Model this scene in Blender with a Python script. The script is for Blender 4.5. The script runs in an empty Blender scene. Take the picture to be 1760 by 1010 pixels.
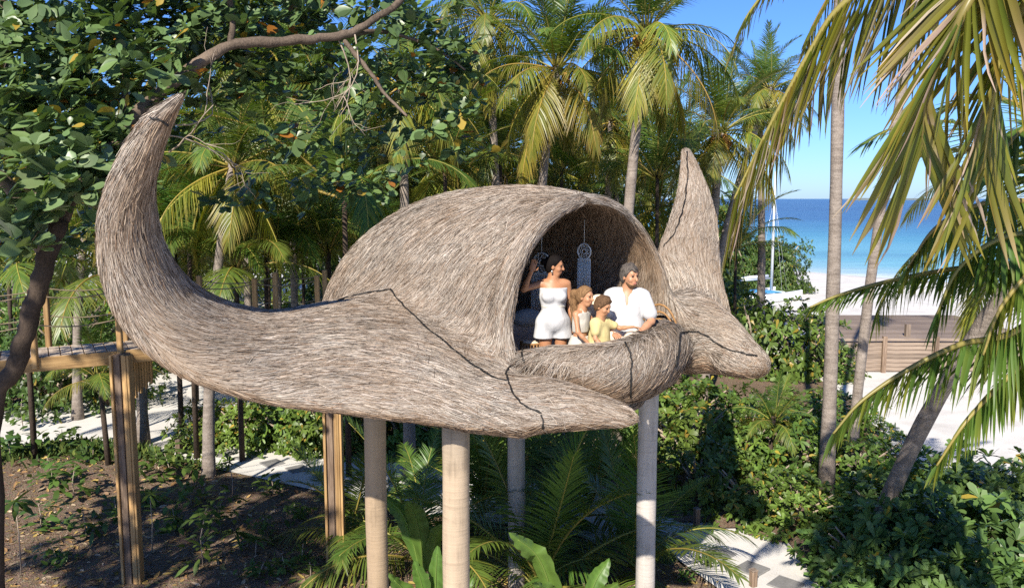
import bpy, math, random, os
import numpy as np
from mathutils import Vector, Matrix
# ------------------------------------------------------------------ camera, sky, sun, exposure
scene = bpy.context.scene
FPX, CAMH = 1400.0, 6.0
PITCH = math.atan(164.0 / FPX)
cam_d = bpy.data.cameras.new("camera"); cam = bpy.data.objects.new("camera", cam_d)
scene.collection.objects.link(cam); scene.camera = cam
cam.location = (0, 0, CAMH); cam.rotation_euler = (math.pi / 2 - PITCH, 0, 0)
cam_d.sensor_width = 36.0; cam_d.lens = FPX / 1760 * 36.0
cam_d.clip_start = 0.1; cam_d.clip_end = 20000
SUN_EL = math.radians(37); SUN_H = Vector((-0.32, -0.95, 0)).normalized()
world = bpy.data.worlds.new("World"); scene.world = world; world.use_nodes = True
wn = world.node_tree; wn.nodes.clear()
sky = wn.nodes.new("ShaderNodeTexSky"); sky.sky_type = 'NISHITA'; sky.sun_disc = False
sky.sun_elevation = SUN_EL; sky.sun_rotation = math.atan2(SUN_H.x, SUN_H.y)
sky.altitude = 0; sky.air_density = 1.0; sky.dust_density = 0.3; sky.ozone_density = 10.0
bg = wn.nodes.new("ShaderNodeBackground"); bg.inputs[1].default_value = 0.092
wo = wn.nodes.new("ShaderNodeOutputWorld")
tint = wn.nodes.new("ShaderNodeMix"); tint.data_type = 'RGBA'; tint.blend_type = 'MULTIPLY'; tint.inputs[0].default_value = 1.0; tint.inputs[7].default_value = (.72, .83, 1.06, 1)
wn.links.new(sky.outputs[0], tint.inputs[6]); wn.links.new(tint.outputs[2], bg.inputs[0]); wn.links.new(bg.outputs[0], wo.inputs[0])
sun_d = bpy.data.lights.new("sun", 'SUN'); sun = bpy.data.objects.new("sun", sun_d)
scene.collection.objects.link(sun)
sun_d.energy = 5.0; sun_d.angle = math.radians(0.55); sun_d.color = (1.0, 0.93, 0.82)
sd = Vector((SUN_H.x * math.cos(SUN_EL), SUN_H.y * math.cos(SUN_EL), math.sin(SUN_EL)))
sun.rotation_euler = sd.to_track_quat('Z', 'Y').to_euler(); sun.location = sd * 60
scene.view_settings.view_transform = 'Standard'; scene.view_settings.look = 'None'
scene.view_settings.exposure = 0.92; scene.view_settings.gamma = 1.0
scene.view_settings.use_curve_mapping = False
scene.cycles.max_bounces = 8; scene.cycles.diffuse_bounces = 4; scene.cycles.glossy_bounces = 2
scene.cycles.transmission_bounces = 4; scene.cycles.transparent_max_bounces = 8
scene.cycles.caustics_reflective = False; scene.cycles.caustics_refractive = False
scene.cycles.use_denoising = False
# ------------------------------------------------------------------ helpers
rng = np.random.default_rng(7); random.seed(7)
cP, sP = math.cos(PITCH), math.sin(PITCH)
def ray(px, py):
    a, b = (px - 880) / FPX, (505 - py) / FPX
    return np.array([a, cP + b * sP, -sP + b * cP])
def P(px, py, Y):
    r = ray(px, py); t = Y / r[1]
    return np.array([r[0] * t, Y, CAMH + r[2] * t])
def G(px, py, z=0.0):
    r = ray(px, py); t = (z - CAMH) / r[2]
    return np.array([r[0] * t, r[1] * t, z])
def nrm(v):
    v = np.asarray(v, float); n = np.linalg.norm(v, axis=-1, keepdims=True)
    return v / np.maximum(n, 1e-9)
def link(o, parent=None):
    scene.collection.objects.link(o)
    if parent is not None: o.parent = parent
    return o
def tag(o, label=None, cat=None, group=None, kind=None):
    if label: o["label"] = label
    if cat: o["category"] = cat
    if group: o["group"] = group
    if kind: o["kind"] = kind
    return o
def empty(name, loc=(0, 0, 0), rz=0.0, label=None, cat=None, group=None, scale=1.0):
    o = bpy.data.objects.new(name, None); link(o)
    o.location = [float(x) for x in loc]; o.rotation_euler = (0, 0, rz); o.scale = (scale,) * 3
    o.empty_display_size = 0.2
    return tag(o, label, cat, group)
def mesh_np(name, V, F, mats=(), smooth=True, cols=None, midx=None):
    """V (n,3); F list of arrays of equal-size faces, or one array"""
    V = np.asarray(V, np.float32)
    if not isinstance(F, (list, tuple)): F = [F]
    F = [np.asarray(f, np.int32) for f in F if len(f)]
    me = bpy.data.meshes.new(name)
    me.vertices.add(len(V)); me.vertices.foreach_set("co", V.ravel())
    tot = np.concatenate([np.full(len(f), f.shape[1], np.int32) for f in F])
    flat = np.concatenate([f.ravel() for f in F])
    start = np.concatenate([[0], np.cumsum(tot)[:-1]]).astype(np.int32)
    me.loops.add(len(flat)); me.loops.foreach_set("vertex_index", flat)
    me.polygons.add(len(tot)); me.polygons.foreach_set("loop_start", start)
    try: me.polygons.foreach_set("loop_total", tot)
    except Exception: pass
    me.polygons.foreach_set("use_smooth", np.full(len(tot), bool(smooth)))
    for m in (mats if isinstance(mats, (list, tuple)) else [mats]): me.materials.append(m)
    if midx is not None: me.polygons.foreach_set("material_index", np.asarray(midx, np.int32))
    if cols is not None:
        c = np.asarray(cols, np.float32)
        if c.shape[1] == 3: c = np.concatenate([c, np.ones((len(c), 1), np.float32)], 1)
        at = me.color_attributes.new("col", 'FLOAT_COLOR', 'POINT'); at.data.foreach_set("color", c.ravel())
    me.update(calc_edges=True); me.validate()
    return me
def obj(name, me, parent=None, loc=None, rot=None, scale=None):
    o = bpy.data.objects.new(name, me); link(o, parent)
    if loc is not None: o.location = [float(x) for x in loc]
    if rot is not None: o.rotation_euler = rot
    if scale is not None: o.scale = scale if hasattr(scale, '__len__') else (scale,) * 3
    return o
class MB:
    """collects boxes, tubes and ribbons into one mesh"""
    def __init__(s): s.V = []; s.F4 = []; s.F3 = []; s.C = []; s.n = 0
    def add(s, V, F4=None, F3=None, col=(1, 1, 1)):
        V = np.asarray(V, float); s.V.append(V)
        if F4 is not None and len(F4): s.F4.append(np.asarray(F4) + s.n)
        if F3 is not None and len(F3): s.F3.append(np.asarray(F3) + s.n)
        c = np.asarray(col, float)
        s.C.append(np.tile(c, (len(V), 1)) if c.ndim == 1 else c); s.n += len(V)
    def box(s, c, size, R=None, col=(1, 1, 1), bev=0.0):
        sx, sy, sz = [x / 2 for x in size]
        if bev <= 0:
            V = np.array([[x, y, z] for x in (-sx, sx) for y in (-sy, sy) for z in (-sz, sz)])
            F = [[0, 1, 3, 2], [4, 6, 7, 5], [0, 4, 5, 1], [2, 3, 7, 6], [0, 2, 6, 4], [1, 5, 7, 3]]
            T = None
        else:
            b = min(bev, sx * .9, sy * .9, sz * .9); V = []; idx = {}
            for ix in (-1, 1):
                for iy in (-1, 1):
                    for iz in (-1, 1):
                        for k in range(3):
                            v = [ix * (sx - b), iy * (sy - b), iz * (sz - b)]
                            v[k] = (ix * sx, iy * sy, iz * sz)[k]; idx[(ix, iy, iz, k)] = len(V); V.append(v)
            F = []; T = []
            for k in range(3):
                o = [a for a in range(3) if a != k]
                for sg in (-1, 1):
                    q = []
                    for (a, b2) in ((-1, -1), (1, -1), (1, 1), (-1, 1)):
                        t = [0, 0, 0]; t[k] = sg; t[o[0]] = a; t[o[1]] = b2; q.append(idx[(*t, k)])
                    F.append(q)
                for a in (-1, 1):
                    for b2 in (-1, 1):
                        t1 = [0, 0, 0]; t1[o[0]] = a; t1[o[1]] = b2; t2 = list(t1); t1[k] = -1; t2[k] = 1
                        F.append([idx[(*t1, o[0])], idx[(*t2, o[0])], idx[(*t2, o[1])], idx[(*t1, o[1])]])
            for ix in (-1, 1):
                for iy in (-1, 1):
                    for iz in (-1, 1): T.append([idx[(ix, iy, iz, k)] for k in range(3)])
            V = np.array(V, float)
        if R is not None: V = V @ np.asarray(R).T
        s.add(V + np.asarray(c, float), F, T, col); return s
    def tube(s, pts, rad, n=8, col=(1, 1, 1), caps=True, rough=0.0, rings=None):
        pts = np.asarray(pts, float); m = len(pts)
        rad = np.full(m, rad, float) if np.isscalar(rad) else np.asarray(rad, float)
        t = nrm(np.gradient(pts, axis=0)); ref = np.array([0, 0, 1.0]) if abs(t[0][2]) < .9 else np.array([1.0, 0, 0])
        u = nrm(np.cross(ref, t[0])); V = []
        for i in range(m):
            u = nrm(u - t[i] * np.dot(u, t[i])); w = np.cross(t[i], u)
            a = np.linspace(0, 2 * math.pi, n, endpoint=False)
            r = rad[i] * (1 + rough * rng.uniform(-1, 1, n))
            V.append(pts[i] + np.outer(np.cos(a) * r, u) + np.outer(np.sin(a) * r, w))
        V = np.concatenate(V); i, j = np.meshgrid(np.arange(m - 1), np.arange(n), indexing='ij')
        i = i.ravel(); j = j.ravel(); k = (j + 1) % n
        F = np.stack([i * n + j, i * n + k, (i + 1) * n + k, (i + 1) * n + j], 1); T = None
        if caps:
            V = np.concatenate([V, pts[:1], pts[-1:]]); b = m * n; jj = np.arange(n); kk = (jj + 1) % n
            T = np.concatenate([np.stack([kk, jj, np.full(n, b)], 1), np.stack([(m - 1) * n + jj, (m - 1) * n + kk, np.full(n, b + 1)], 1)])
        c = np.asarray(col, float)
        if c.ndim == 2: c = np.concatenate([np.repeat(c, n, 0)] + ([c[:1], c[-1:]] if caps else []))
        s.add(V, F, T, c); return s
    def mesh(s, name, mat, smooth=True):
        V = np.concatenate(s.V); F = []
        if s.F4: F.append(np.concatenate(s.F4))
        if s.F3: F.append(np.concatenate(s.F3))
        return mesh_np(name, V, F, mat, smooth, np.concatenate(s.C))
    def build(s, name, mat, parent=None, smooth=True, **k):
        return obj(name, s.mesh(name, mat, smooth), parent, **k)
def rotm(axis, ang): return np.array(Matrix.Rotation(ang, 3, axis))
def catmull(pts, n):
    pts = np.asarray(pts, float); m = len(pts)
    ext = np.concatenate([[2 * pts[0] - pts[1]], pts, [2 * pts[-1] - pts[-2]]]); out = []
    for i in range(m - 1):
        p0, p1, p2, p3 = ext[i:i + 4]
        t = np.linspace(0, 1, n, endpoint=False).reshape(-1, *([1] * (pts.ndim - 1)))
        out.append(.5 * (2 * p1 + (p2 - p0) * t + (2 * p0 - 5 * p1 + 4 * p2 - p3) * t ** 2 + (3 * p1 - p0 - 3 * p2 + p3) * t ** 3))
    return np.concatenate(out + [pts[-1:]])
# ------------------------------------------------------------------ materials
class NT:
    def __init__(s, name):
        s.m = bpy.data.materials.new(name); s.m.use_nodes = True; s.t = s.m.node_tree; s.t.nodes.clear()
        s.out = s.new("ShaderNodeOutputMaterial")
    def new(s, ty, **kw):
        n = s.t.nodes.new(ty)
        for k, v in kw.items(): setattr(n, k, v)
        return n
    def lk(s, a, b): s.t.links.new(a, b)
    def val(s, sock, v):
        if hasattr(v, 'is_output'): s.lk(v, sock)
        elif v is not None: sock.default_value = v
    def math(s, op, a, b=None, clamp=False):
        n = s.new("ShaderNodeMath", operation=op); n.use_clamp = clamp
        s.val(n.inputs[0], a); s.val(n.inputs[1], b); return n.outputs[0]
    def noise(s, scale, detail=4, rough=.55, vec=None, dim='3D'):
        n = s.new("ShaderNodeTexNoise"); n.inputs['Scale'].default_value = scale
        n.inputs['Detail'].default_value = detail; n.inputs['Roughness'].default_value = rough
        if vec is not None: s.lk(vec, n.inputs['Vector'])
        return n
    def coords(s, kind='Object', scale=None, rot=None):
        c = s.new("ShaderNodeTexCoord").outputs[kind]
        if scale is None and rot is None: return c
        m = s.new("ShaderNodeMapping"); s.lk(c, m.inputs[0])
        if scale is not None: m.inputs['Scale'].default_value = scale
        if rot is not None: m.inputs['Rotation'].default_value = rot
        return m.outputs[0]
    def world(s, scale=None):
        c = s.new("ShaderNodeNewGeometry").outputs['Position']
        if scale is None: return c
        m = s.new("ShaderNodeMapping"); s.lk(c, m.inputs[0]); m.inputs['Scale'].default_value = scale
        return m.outputs[0]
    def ramp(s, fac, stops):
        n = s.new("ShaderNodeValToRGB"); s.lk(fac, n.inputs[0]); e = n.color_ramp.elements
        while len(e) < len(stops): e.new(0.5)
        for i, (p, c) in enumerate(stops):
            e[i].position = p; e[i].color = (c, c, c, 1) if np.isscalar(c) else (*c, 1)
        return n.outputs[0]
    def mix(s, fac, a, b, mode='MIX'):
        n = s.new("ShaderNodeMix", data_type='RGBA', blend_type=mode); s.val(n.inputs[0], fac)
        for i, v in ((6, a), (7, b)):
            s.val(n.inputs[i], (*v, 1) if isinstance(v, (tuple, list)) and len(v) == 3 else v)
        return n.outputs[2]
    def attr(s, name='col'): return s.new("ShaderNodeAttribute", attribute_name=name).outputs['Color']
    def rnd(s): return s.new("ShaderNodeObjectInfo").outputs['Random']
    def bump(s, h, strength=.5, dist=.02):
        n = s.new("ShaderNodeBump"); n.inputs['Strength'].default_value = strength
        n.inputs['Distance'].default_value = dist; s.lk(h, n.inputs['Height']); return n.outputs[0]
    def princ(s, color, rough=.7, normal=None, spec=.4, metal=0.0, link=True, **kw):
        b = s.new("ShaderNodeBsdfPrincipled")
        s.val(b.inputs['Base Color'], (*color, 1) if isinstance(color, (tuple, list)) else color)
        s.val(b.inputs['Roughness'], rough); b.inputs['Specular IOR Level'].default_value = spec
        b.inputs['Metallic'].default_value = metal
        for k, v in kw.items(): s.val(b.inputs[k], v)
        if normal is not None: s.lk(normal, b.inputs['Normal'])
        if link: s.lk(b.outputs[0], s.out.inputs[0])
        return b
def leaf_mat(name, tint=(1, 1, 1), trans=.35, rough=.45, spec=.35, hue=.06, val=.35, tcol=(1.25, 1.25, .55)):
    n = NT(name); c = n.mix(1.0, n.attr(), tint, 'MULTIPLY')
    h = n.new("ShaderNodeHueSaturation"); n.lk(c, h.inputs['Color']); r = n.rnd()
    n.lk(n.math('ADD', n.math('MULTIPLY', r, hue), .5 - hue / 2), h.inputs['Hue'])
    n.lk(n.math('ADD', n.math('MULTIPLY', n.math('FRACT', n.math('MULTIPLY', r, 7.31)), val), 1 - val / 2), h.inputs['Value'])
    c = h.outputs[0]; b = n.princ(c, rough, spec=spec, link=False)
    t = n.new("ShaderNodeBsdfTranslucent"); n.lk(n.mix(1.0, c, tcol, 'MULTIPLY'), t.inputs[0])
    mx = n.new("ShaderNodeMixShader"); mx.inputs[0].default_value = trans
    n.lk(b.outputs[0], mx.inputs[1]); n.lk(t.outputs[0], mx.inputs[2]); n.lk(mx.outputs[0], n.out.inputs[0])
    return n.m
# ------------------------------------------------------------------ signed distance toolkit
class Field:
    """a block of signed distances that rounded shapes are blended into"""
    def __init__(s, lo, hi, h):
        s.lo = np.asarray(lo, np.float32); s.h = h
        s.n = np.ceil((np.asarray(hi) - s.lo) / h).astype(int) + 1
        s.d = np.full(s.n, 9.0, np.float32)
    def sub(s, lo, hi):
        a = np.clip(np.floor((np.asarray(lo) - s.lo) / s.h).astype(int), 0, s.n)
        b = np.clip(np.ceil((np.asarray(hi) - s.lo) / s.h).astype(int) + 1, 0, s.n)
        sl = tuple(slice(int(x), int(y)) for x, y in zip(a, b))
        g = [s.lo[k] + s.h * np.arange(a[k], b[k], dtype=np.float32) for k in range(3)]
        return sl, np.stack(np.meshgrid(*g, indexing='ij'), -1)
    @staticmethod
    def smin(a, b, k):
        if k <= 0: return np.minimum(a, b)
        hh = np.maximum(k - np.abs(a - b), 0) / k
        return np.minimum(a, b) - hh * hh * k * .25
    def blend(s, fn, lo, hi, k=0.0, op='add'):
        sl, q = s.sub(lo, hi)
        if q.size == 0: return
        d = fn(q); cur = s.d[sl]
        s.d[sl] = s.smin(cur, d, k) if op == 'add' else -s.smin(-cur, d, k)
    def capsule(s, a, b, ra, rb=None, k=0.02, op='add', flat=None):
        rb = ra if rb is None else rb; a = np.asarray(a, np.float32); b = np.asarray(b, np.float32); m = max(ra, rb) + k + 3 * s.h
        def fn(q):
            ab = b - a; t = np.clip(((q - a) @ ab) / max(float(ab @ ab), 1e-9), 0, 1)
            return np.linalg.norm(q - a - t[..., None] * ab, axis=-1) - (ra + (rb - ra) * t)
        s.blend(fn, np.minimum(a, b) - m, np.maximum(a, b) + m, k, op)
    def ellipsoid(s, c, r, R=None, k=0.02, op='add'):
        c = np.asarray(c, np.float32); r = np.asarray(r, np.float32); m = float(r.max()) + k + 3 * s.h
        def fn(q):
            p = q - c
            if R is not None: p = p @ np.asarray(R, np.float32)
            k0 = np.linalg.norm(p / r, axis=-1); k1 = np.linalg.norm(p / (r * r), axis=-1)
            return k0 * (k0 - 1) / np.maximum(k1, 1e-6)
        s.blend(fn, c - m, c + m, k, op)
    def cut(s, point, normal, k=0.0):
        """keep what lies behind the plane"""
        _, q = s.sub(s.lo, s.lo + s.h * (s.n - 1)); d = (q - np.asarray(point, np.float32)) @ nrm(normal).astype(np.float32)
        s.d = -s.smin(-s.d, -d, k)
    def sample(s, q):
        f = (np.asarray(q) - s.lo) / s.h; i = np.clip(np.floor(f).astype(int), 0, s.n - 2); f = np.clip(f - i, 0, 1); o = 0
        for dx in (0, 1):
            for dy in (0, 1):
                for dz in (0, 1):
                    w = (f[:, 0] if dx else 1 - f[:, 0]) * (f[:, 1] if dy else 1 - f[:, 1]) * (f[:, 2] if dz else 1 - f[:, 2])
                    o = o + w * s.d[i[:, 0] + dx, i[:, 1] + dy, i[:, 2] + dz]
        return o
    def grad(s, q):
        e = s.h; g = [(s.sample(q + e * np.eye(3)[k]) - s.sample(q - e * np.eye(3)[k])) for k in range(3)]
        return nrm(np.stack(g, -1))
    def surface(s):
        d = s.d; ins = d < 0; c = [(x, y, z) for x in (0, 1) for y in (0, 1) for z in (0, 1)]
        N = [n - 1 for n in d.shape]
        cut = lambda a, o: a[o[0]:o[0] + N[0], o[1]:o[1] + N[1], o[2]:o[2] + N[2]]
        cnt = sum(cut(ins, o).astype(np.int8) for o in c); act = (cnt > 0) & (cnt < 8)
        idx = np.full(act.shape, -1, np.int64); ijk = np.argwhere(act); idx[act] = np.arange(len(ijk))
        cv = np.stack([cut(d, o)[act] for o in c], 1); ps = np.zeros((len(ijk), 3)); w = np.zeros(len(ijk))
        for a in range(8):
            for b in range(a + 1, 8):
                da = np.subtract(c[b], c[a])
                if np.abs(da).sum() != 1: continue
                m = (cv[:, a] < 0) != (cv[:, b] < 0); t = cv[m, a] / (cv[m, a] - cv[m, b])
                ps[m] += np.array(c[a]) + t[:, None] * da; w[m] += 1
        V = (ijk + ps / w[:, None]) * s.h + s.lo; Q = []
        for ax in range(3):
            o1, o2 = [(1, 2), (2, 0), (0, 1)][ax]
            sl0 = [slice(1, N[k]) for k in range(3)]; sl0[ax] = slice(0, N[ax]); sl1 = list(sl0); sl1[ax] = slice(1, N[ax] + 1)
            a, b = ins[tuple(sl0)], ins[tuple(sl1)]
            e = np.argwhere(a != b); off = np.array([1, 1, 1]); off[ax] = 0; e = e + off
            flip = ins[tuple(e.T)]
            u = np.zeros(3, int); v = np.zeros(3, int); u[o1] = 1; v[o2] = 1
            q = np.stack([idx[tuple((e - u - v).T)], idx[tuple((e - v).T)], idx[tuple(e.T)], idx[tuple((e - u).T)]], 1)
            q[~flip] = q[~flip][:, ::-1]; Q.append(q)
        Q = np.concatenate(Q); return V, Q[(Q >= 0).all(1)]
class Sweep:
    """an elliptical body swept through sections: centre, long half-axis, short half-axes up and down"""
    def __init__(s, C, A, N, low=None, close=True):
        s.C = np.asarray(C, np.float32); s.A = np.asarray(A, np.float32); s.N = np.asarray(N, np.float32)
        s.low = np.ones(len(C), np.float32) if low is None else np.asarray(low, np.float32)
    @staticmethod
    def outline(secs, mn, sub=4):
        """sections from silhouette points (ax, ay, bx, by, Ya, Yb) and a short radius"""
        C = []; H = []; D = []
        for (ax, ay, bx, by, ya, yb) in secs:
            ym = (ya + yb) / 2; a, b = P(ax, ay, ym), P(bx, by, ym); c = (a + b) / 2; C.append(c)
            H.append((b - a) / 2); r = nrm(c - np.array([0, 0, CAMH])); D.append(r * (yb - ya) / 2)
        C = catmull(C, sub); H = catmull(H, sub); D = catmull(D, sub); mn = catmull(np.asarray(mn, float)[:, None], sub)[:, 0]
        T = nrm(np.gradient(C, axis=0)); h = np.linalg.norm(H, axis=1); u = H / h[:, None]; hu = h.copy()
        for _ in range(6):
            A = u * hu[:, None] + D; N = nrm(np.cross(T, A)); nu = np.abs((N * u).sum(1)) * mn
            hu = np.sqrt(np.maximum(h ** 2 - nu ** 2, (.25 * h) ** 2))
        flip = N[:, 2] < 0; N[flip] *= -1
        return C, A, N * mn[:, None]
    def seg(s, i, q):
        a, b = s.C[i], s.C[i + 1]; ab = b - a; L = math.sqrt(float(ab @ ab))
        w0, w1 = nrm(np.cross(s.A[i], s.N[i])), nrm(np.cross(s.A[i + 1], s.N[i + 1]))
        if w0 @ ab < 0: w0 = -w0
        if w1 @ ab < 0: w1 = -w1
        s0 = (q - a) @ w0.astype(np.float32); s1 = (q - b) @ w1.astype(np.float32); den = s0 - s1
        t = np.where(np.abs(den) > 1e-4, s0 / np.where(np.abs(den) > 1e-4, den, 1), .5)
        t = np.where(den > 0, t, ((q - a) @ ab) / (L * L)); t = np.clip(t, 0, 1)[..., None]
        p = q - a - t * ab; A = s.A[i] + (s.A[i + 1] - s.A[i]) * t; N = s.N[i] + (s.N[i + 1] - s.N[i]) * t
        ra = np.maximum(np.linalg.norm(A, axis=-1), .02); rb = np.maximum(np.linalg.norm(N, axis=-1), .02)
        x = (p * A).sum(-1) / ra; y = (p * N).sum(-1) / rb
        lo = s.low[i] + (s.low[i + 1] - s.low[i]) * t[..., 0]; rb = np.where(y < 0, rb * lo, rb)
        ex2 = np.maximum((p * p).sum(-1) - x * x - y * y, 0); rz = np.minimum(ra, rb)
        k0 = np.sqrt((x / ra) ** 2 + (y / rb) ** 2 + ex2 / rz ** 2)
        k1 = np.sqrt((x / ra ** 2) ** 2 + (y / rb ** 2) ** 2 + ex2 / rz ** 4)
        return np.where(k1 > 1e-6, k0 * (k0 - 1) / np.maximum(k1, 1e-6), -rz), ab / L
    def seg_box(s, i, pad):
        r = max(np.linalg.norm(s.A[j]) + np.linalg.norm(s.N[j]) * .6 for j in (i, i + 1)) + pad
        return np.minimum(s.C[i], s.C[i + 1]) - r, np.maximum(s.C[i], s.C[i + 1]) + r
    def eval(s, q, flow=False):
        q = np.asarray(q, np.float32); sh = q.shape[:-1]; q = q.reshape(-1, 3)
        best = np.full(len(q), 9.0, np.float32); fl = np.zeros(q.shape, np.float32)
        for i in range(len(s.C) - 1):
            lo, hi = s.seg_box(i, .3); m = np.nonzero(((q > lo) & (q < hi)).all(1))[0]
            if not len(m): continue
            d, T = s.seg(i, q[m]); w = d < best[m]; best[m[w]] = d[w]; fl[m[w]] = T
        return (best.reshape(sh), fl.reshape(*sh, 3)) if flow else best.reshape(sh)
    def into(s, f, pad):
        """distances on a block of the field, each segment only where it reaches"""
        sl, q = f.sub(*s.bounds(pad)); d = np.full(q.shape[:-1], 9.0, np.float32); o = np.array([x.start for x in sl])
        for i in range(len(s.C) - 1):
            ss, qq = f.sub(*s.seg_box(i, pad)); rs = tuple(slice(max(0, x.start - k), max(0, x.stop - k)) for x, k in zip(ss, o))
            if qq.size == 0 or d[rs].shape != qq.shape[:-1]:
                continue
            d[rs] = np.minimum(d[rs], s.seg(i, qq)[0])
        return sl, q, d
    def bounds(s, pad):
        r = np.linalg.norm(s.A, axis=1) + np.linalg.norm(s.N, axis=1) * np.maximum(1, s.low)
        return (s.C - r[:, None]).min(0) - pad, (s.C + r[:, None]).max(0) + pad
# ------------------------------------------------------------------ the woven manta ray pod
SW = {}
SW['left_wing'] = Sweep(*Sweep.outline([
    (313, 157, 321, 161, 6.78, 6.78), (285, 176, 310, 184, 6.83, 6.85), (240, 213, 293, 222, 6.9, 6.95), (205, 270, 277, 275, 7.0, 7.1), (178, 330, 271, 325, 7.05, 7.3),
    (164, 400, 277, 375, 7.1, 7.5), (172, 478, 298, 435, 7.1, 7.75), (202, 548, 335, 482, 7.1, 8.1), (247, 597, 380, 510, 7.1, 8.5),
    (310, 636, 435, 528, 7.1, 8.95), (390, 662, 500, 533, 7.1, 9.4), (480, 680, 575, 512, 7.1, 9.8), (590, 694, 640, 500, 7.08, 9.9),
    (710, 712, 730, 530, 7.05, 9.7), (820, 730, 815, 590, 7.05, 9.2), (900, 740, 870, 655, 7.1, 8.4)],
    [.03, .07, .12, .17, .2, .22, .235, .25, .26, .27, .27, .27, .28, .27, .24, .2]))
SW['near_lobe'] = Sweep(*Sweep.outline([
    (805, 726, 832, 652, 7.2, 8.1), (920, 740, 935, 645, 7.1, 7.9), (1000, 738, 1010, 668, 7.05, 7.5), (1055, 733, 1058, 690, 7.0, 7.2), (1088, 727, 1090, 706, 6.95, 7.0)],
    [.13, .18, .16, .12, .08]))
SW['right_wing'] = Sweep(*Sweep.outline([
    (1140, 525, 1252, 548, 10.4, 10.9), (1131, 465, 1237, 485, 10.7, 11.3), (1137, 428, 1233, 430, 11.1, 11.7), (1155, 378, 1229, 378, 11.5, 12.1),
    (1167, 328, 1215, 328, 12, 12.4), (1172, 285, 1197, 285, 12.4, 12.7), (1173, 253, 1181, 255, 12.8, 12.9)],
    [.3, .28, .26, .22, .16, .1, .05]))
SW['head'] = Sweep(*Sweep.outline([
    (1130, 640, 1130, 520, 10.2, 10.3), (1180, 641, 1195, 505, 10.1, 10.3), (1215, 640, 1243, 535, 10.0, 10.2), (1248, 643, 1276, 570, 9.8, 10.0),
    (1278, 645, 1301, 594, 9.7, 9.8), (1292, 643, 1305, 604, 9.62, 9.68)],
    [.42, .4, .35, .3, .26, .19]))
DC = np.array([(.93, 9.28), (.55, 9.66), (.05, 10.12), (-.75, 10.6), (-1.4, 10.9), (-1.9, 11.1), (-2.2, 11.22)])
DZ = np.array([6.0, 6.1, 6.16, 6.06, 5.72, 5.2, 4.75]); DA = np.array([1.38, 1.4, 1.4, 1.3, 1.05, .7, .38])
def dome_sections(shrink=0.0, sl=slice(None), z0=4.4):
    C = np.column_stack([DC, np.full(len(DC), z0)]); T = nrm(np.gradient(C, axis=0)); S = np.cross(T, [0, 0, 1.0]); S = nrm(S)
    A = S * (DA - shrink)[:, None]; N = np.zeros_like(C); N[:, 2] = DZ - z0 - shrink
    return [catmull(x[sl], 4) for x in (C, A, N)]
def low_for(N, r): return np.minimum(1, r / np.linalg.norm(N, axis=1))
c_, a_, n_ = dome_sections(); SW['dome'] = Sweep(c_, a_, n_, low_for(n_, .72) * .9999)
ci, ai, ni = dome_sections(.13, slice(0, 5)); ai *= np.linspace(1.04, 1, len(ai))[:, None]; ci[:4] += (ci[0] - ci[4]) * np.array([1.6, 1.2, .8, .4])[:, None]
cav = Sweep(ci, ai, ni, low_for(ni, .62) * .9999)
SW['rail'] = Sweep(*Sweep.outline([
    (908, 640, 899, 600, 8.35, 8.4), (968, 664, 955, 594, 8.1, 8.15), (1040, 690, 1035, 588, 8.1, 8.25), (1095, 690, 1092, 573, 8.45, 8.6),
    (1138, 668, 1130, 549, 9.1, 9.2), (1166, 640, 1156, 556, 9.9, 9.95)], [.15, .17, .2, .22, .22, .2]))
RIM = catmull([P(*x) for x in ((877, 610, 8.42), (871, 520, 8.45), (883, 455, 8.5), (911, 402, 8.65), (953, 366, 8.9), (1000, 356, 9.2), (1050, 366, 9.55),
              (1092, 402, 9.85), (1122, 456, 10.05), (1138, 512, 10.15), (1146, 565, 10.15))], 5)
FLOOR_Z = 3.76
pod = Field((-3.75, 6.2, 3.3), (3.65, 13.4, 7.35), .042)
RC = RIM.mean(0); RN = np.linalg.svd(RIM - RC)[2][2]; RN = (RN * np.sign(RN[0])).astype(np.float32); RC = RC.astype(np.float32)
for nm, kk in (('left_wing', .12), ('dome', .42), ('right_wing', .2), ('head', .22), ('near_lobe', .16)):
    sl, q, d = SW[nm].into(pod, .3)
    if nm == 'dome': d = -Field.smin(-d, -((q - RC) @ RN - .02), .1)
    pod.d[sl] = Field.smin(pod.d[sl], d, kk)
def rim_fn(q):
    b = np.full(q.shape[:-1], 9.0, np.float32)
    for i in range(len(RIM) - 1):
        a, c = RIM[i].astype(np.float32), RIM[i + 1].astype(np.float32); ab = c - a
        t = np.clip(((q - a) @ ab) / float(ab @ ab), 0, 1); b = np.minimum(b, np.linalg.norm(q - a - t[..., None] * ab, axis=-1) - .095)
    return b
pod.blend(rim_fn, RIM.min(0) - .5, RIM.max(0) + .5, .14)
sl, q, d = cav.into(pod, .3); d = np.maximum(d, FLOOR_Z - q[..., 2]); pod.d[sl] = -Field.smin(-pod.d[sl], d, .06)
sl, q, d = SW['rail'].into(pod, .3); pod.d[sl] = Field.smin(pod.d[sl], d, .06)
pod.ellipsoid(P(1268, 622, 9.62), (.26, .2, .15), k=.2)   # the rounded lower lip of the snout
pod.ellipsoid((.6, 9.35, 3.7), (.95, .95, .12), k=.08)   # floor of the pod between lip and cavity
pv, pq = pod.surface()
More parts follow.
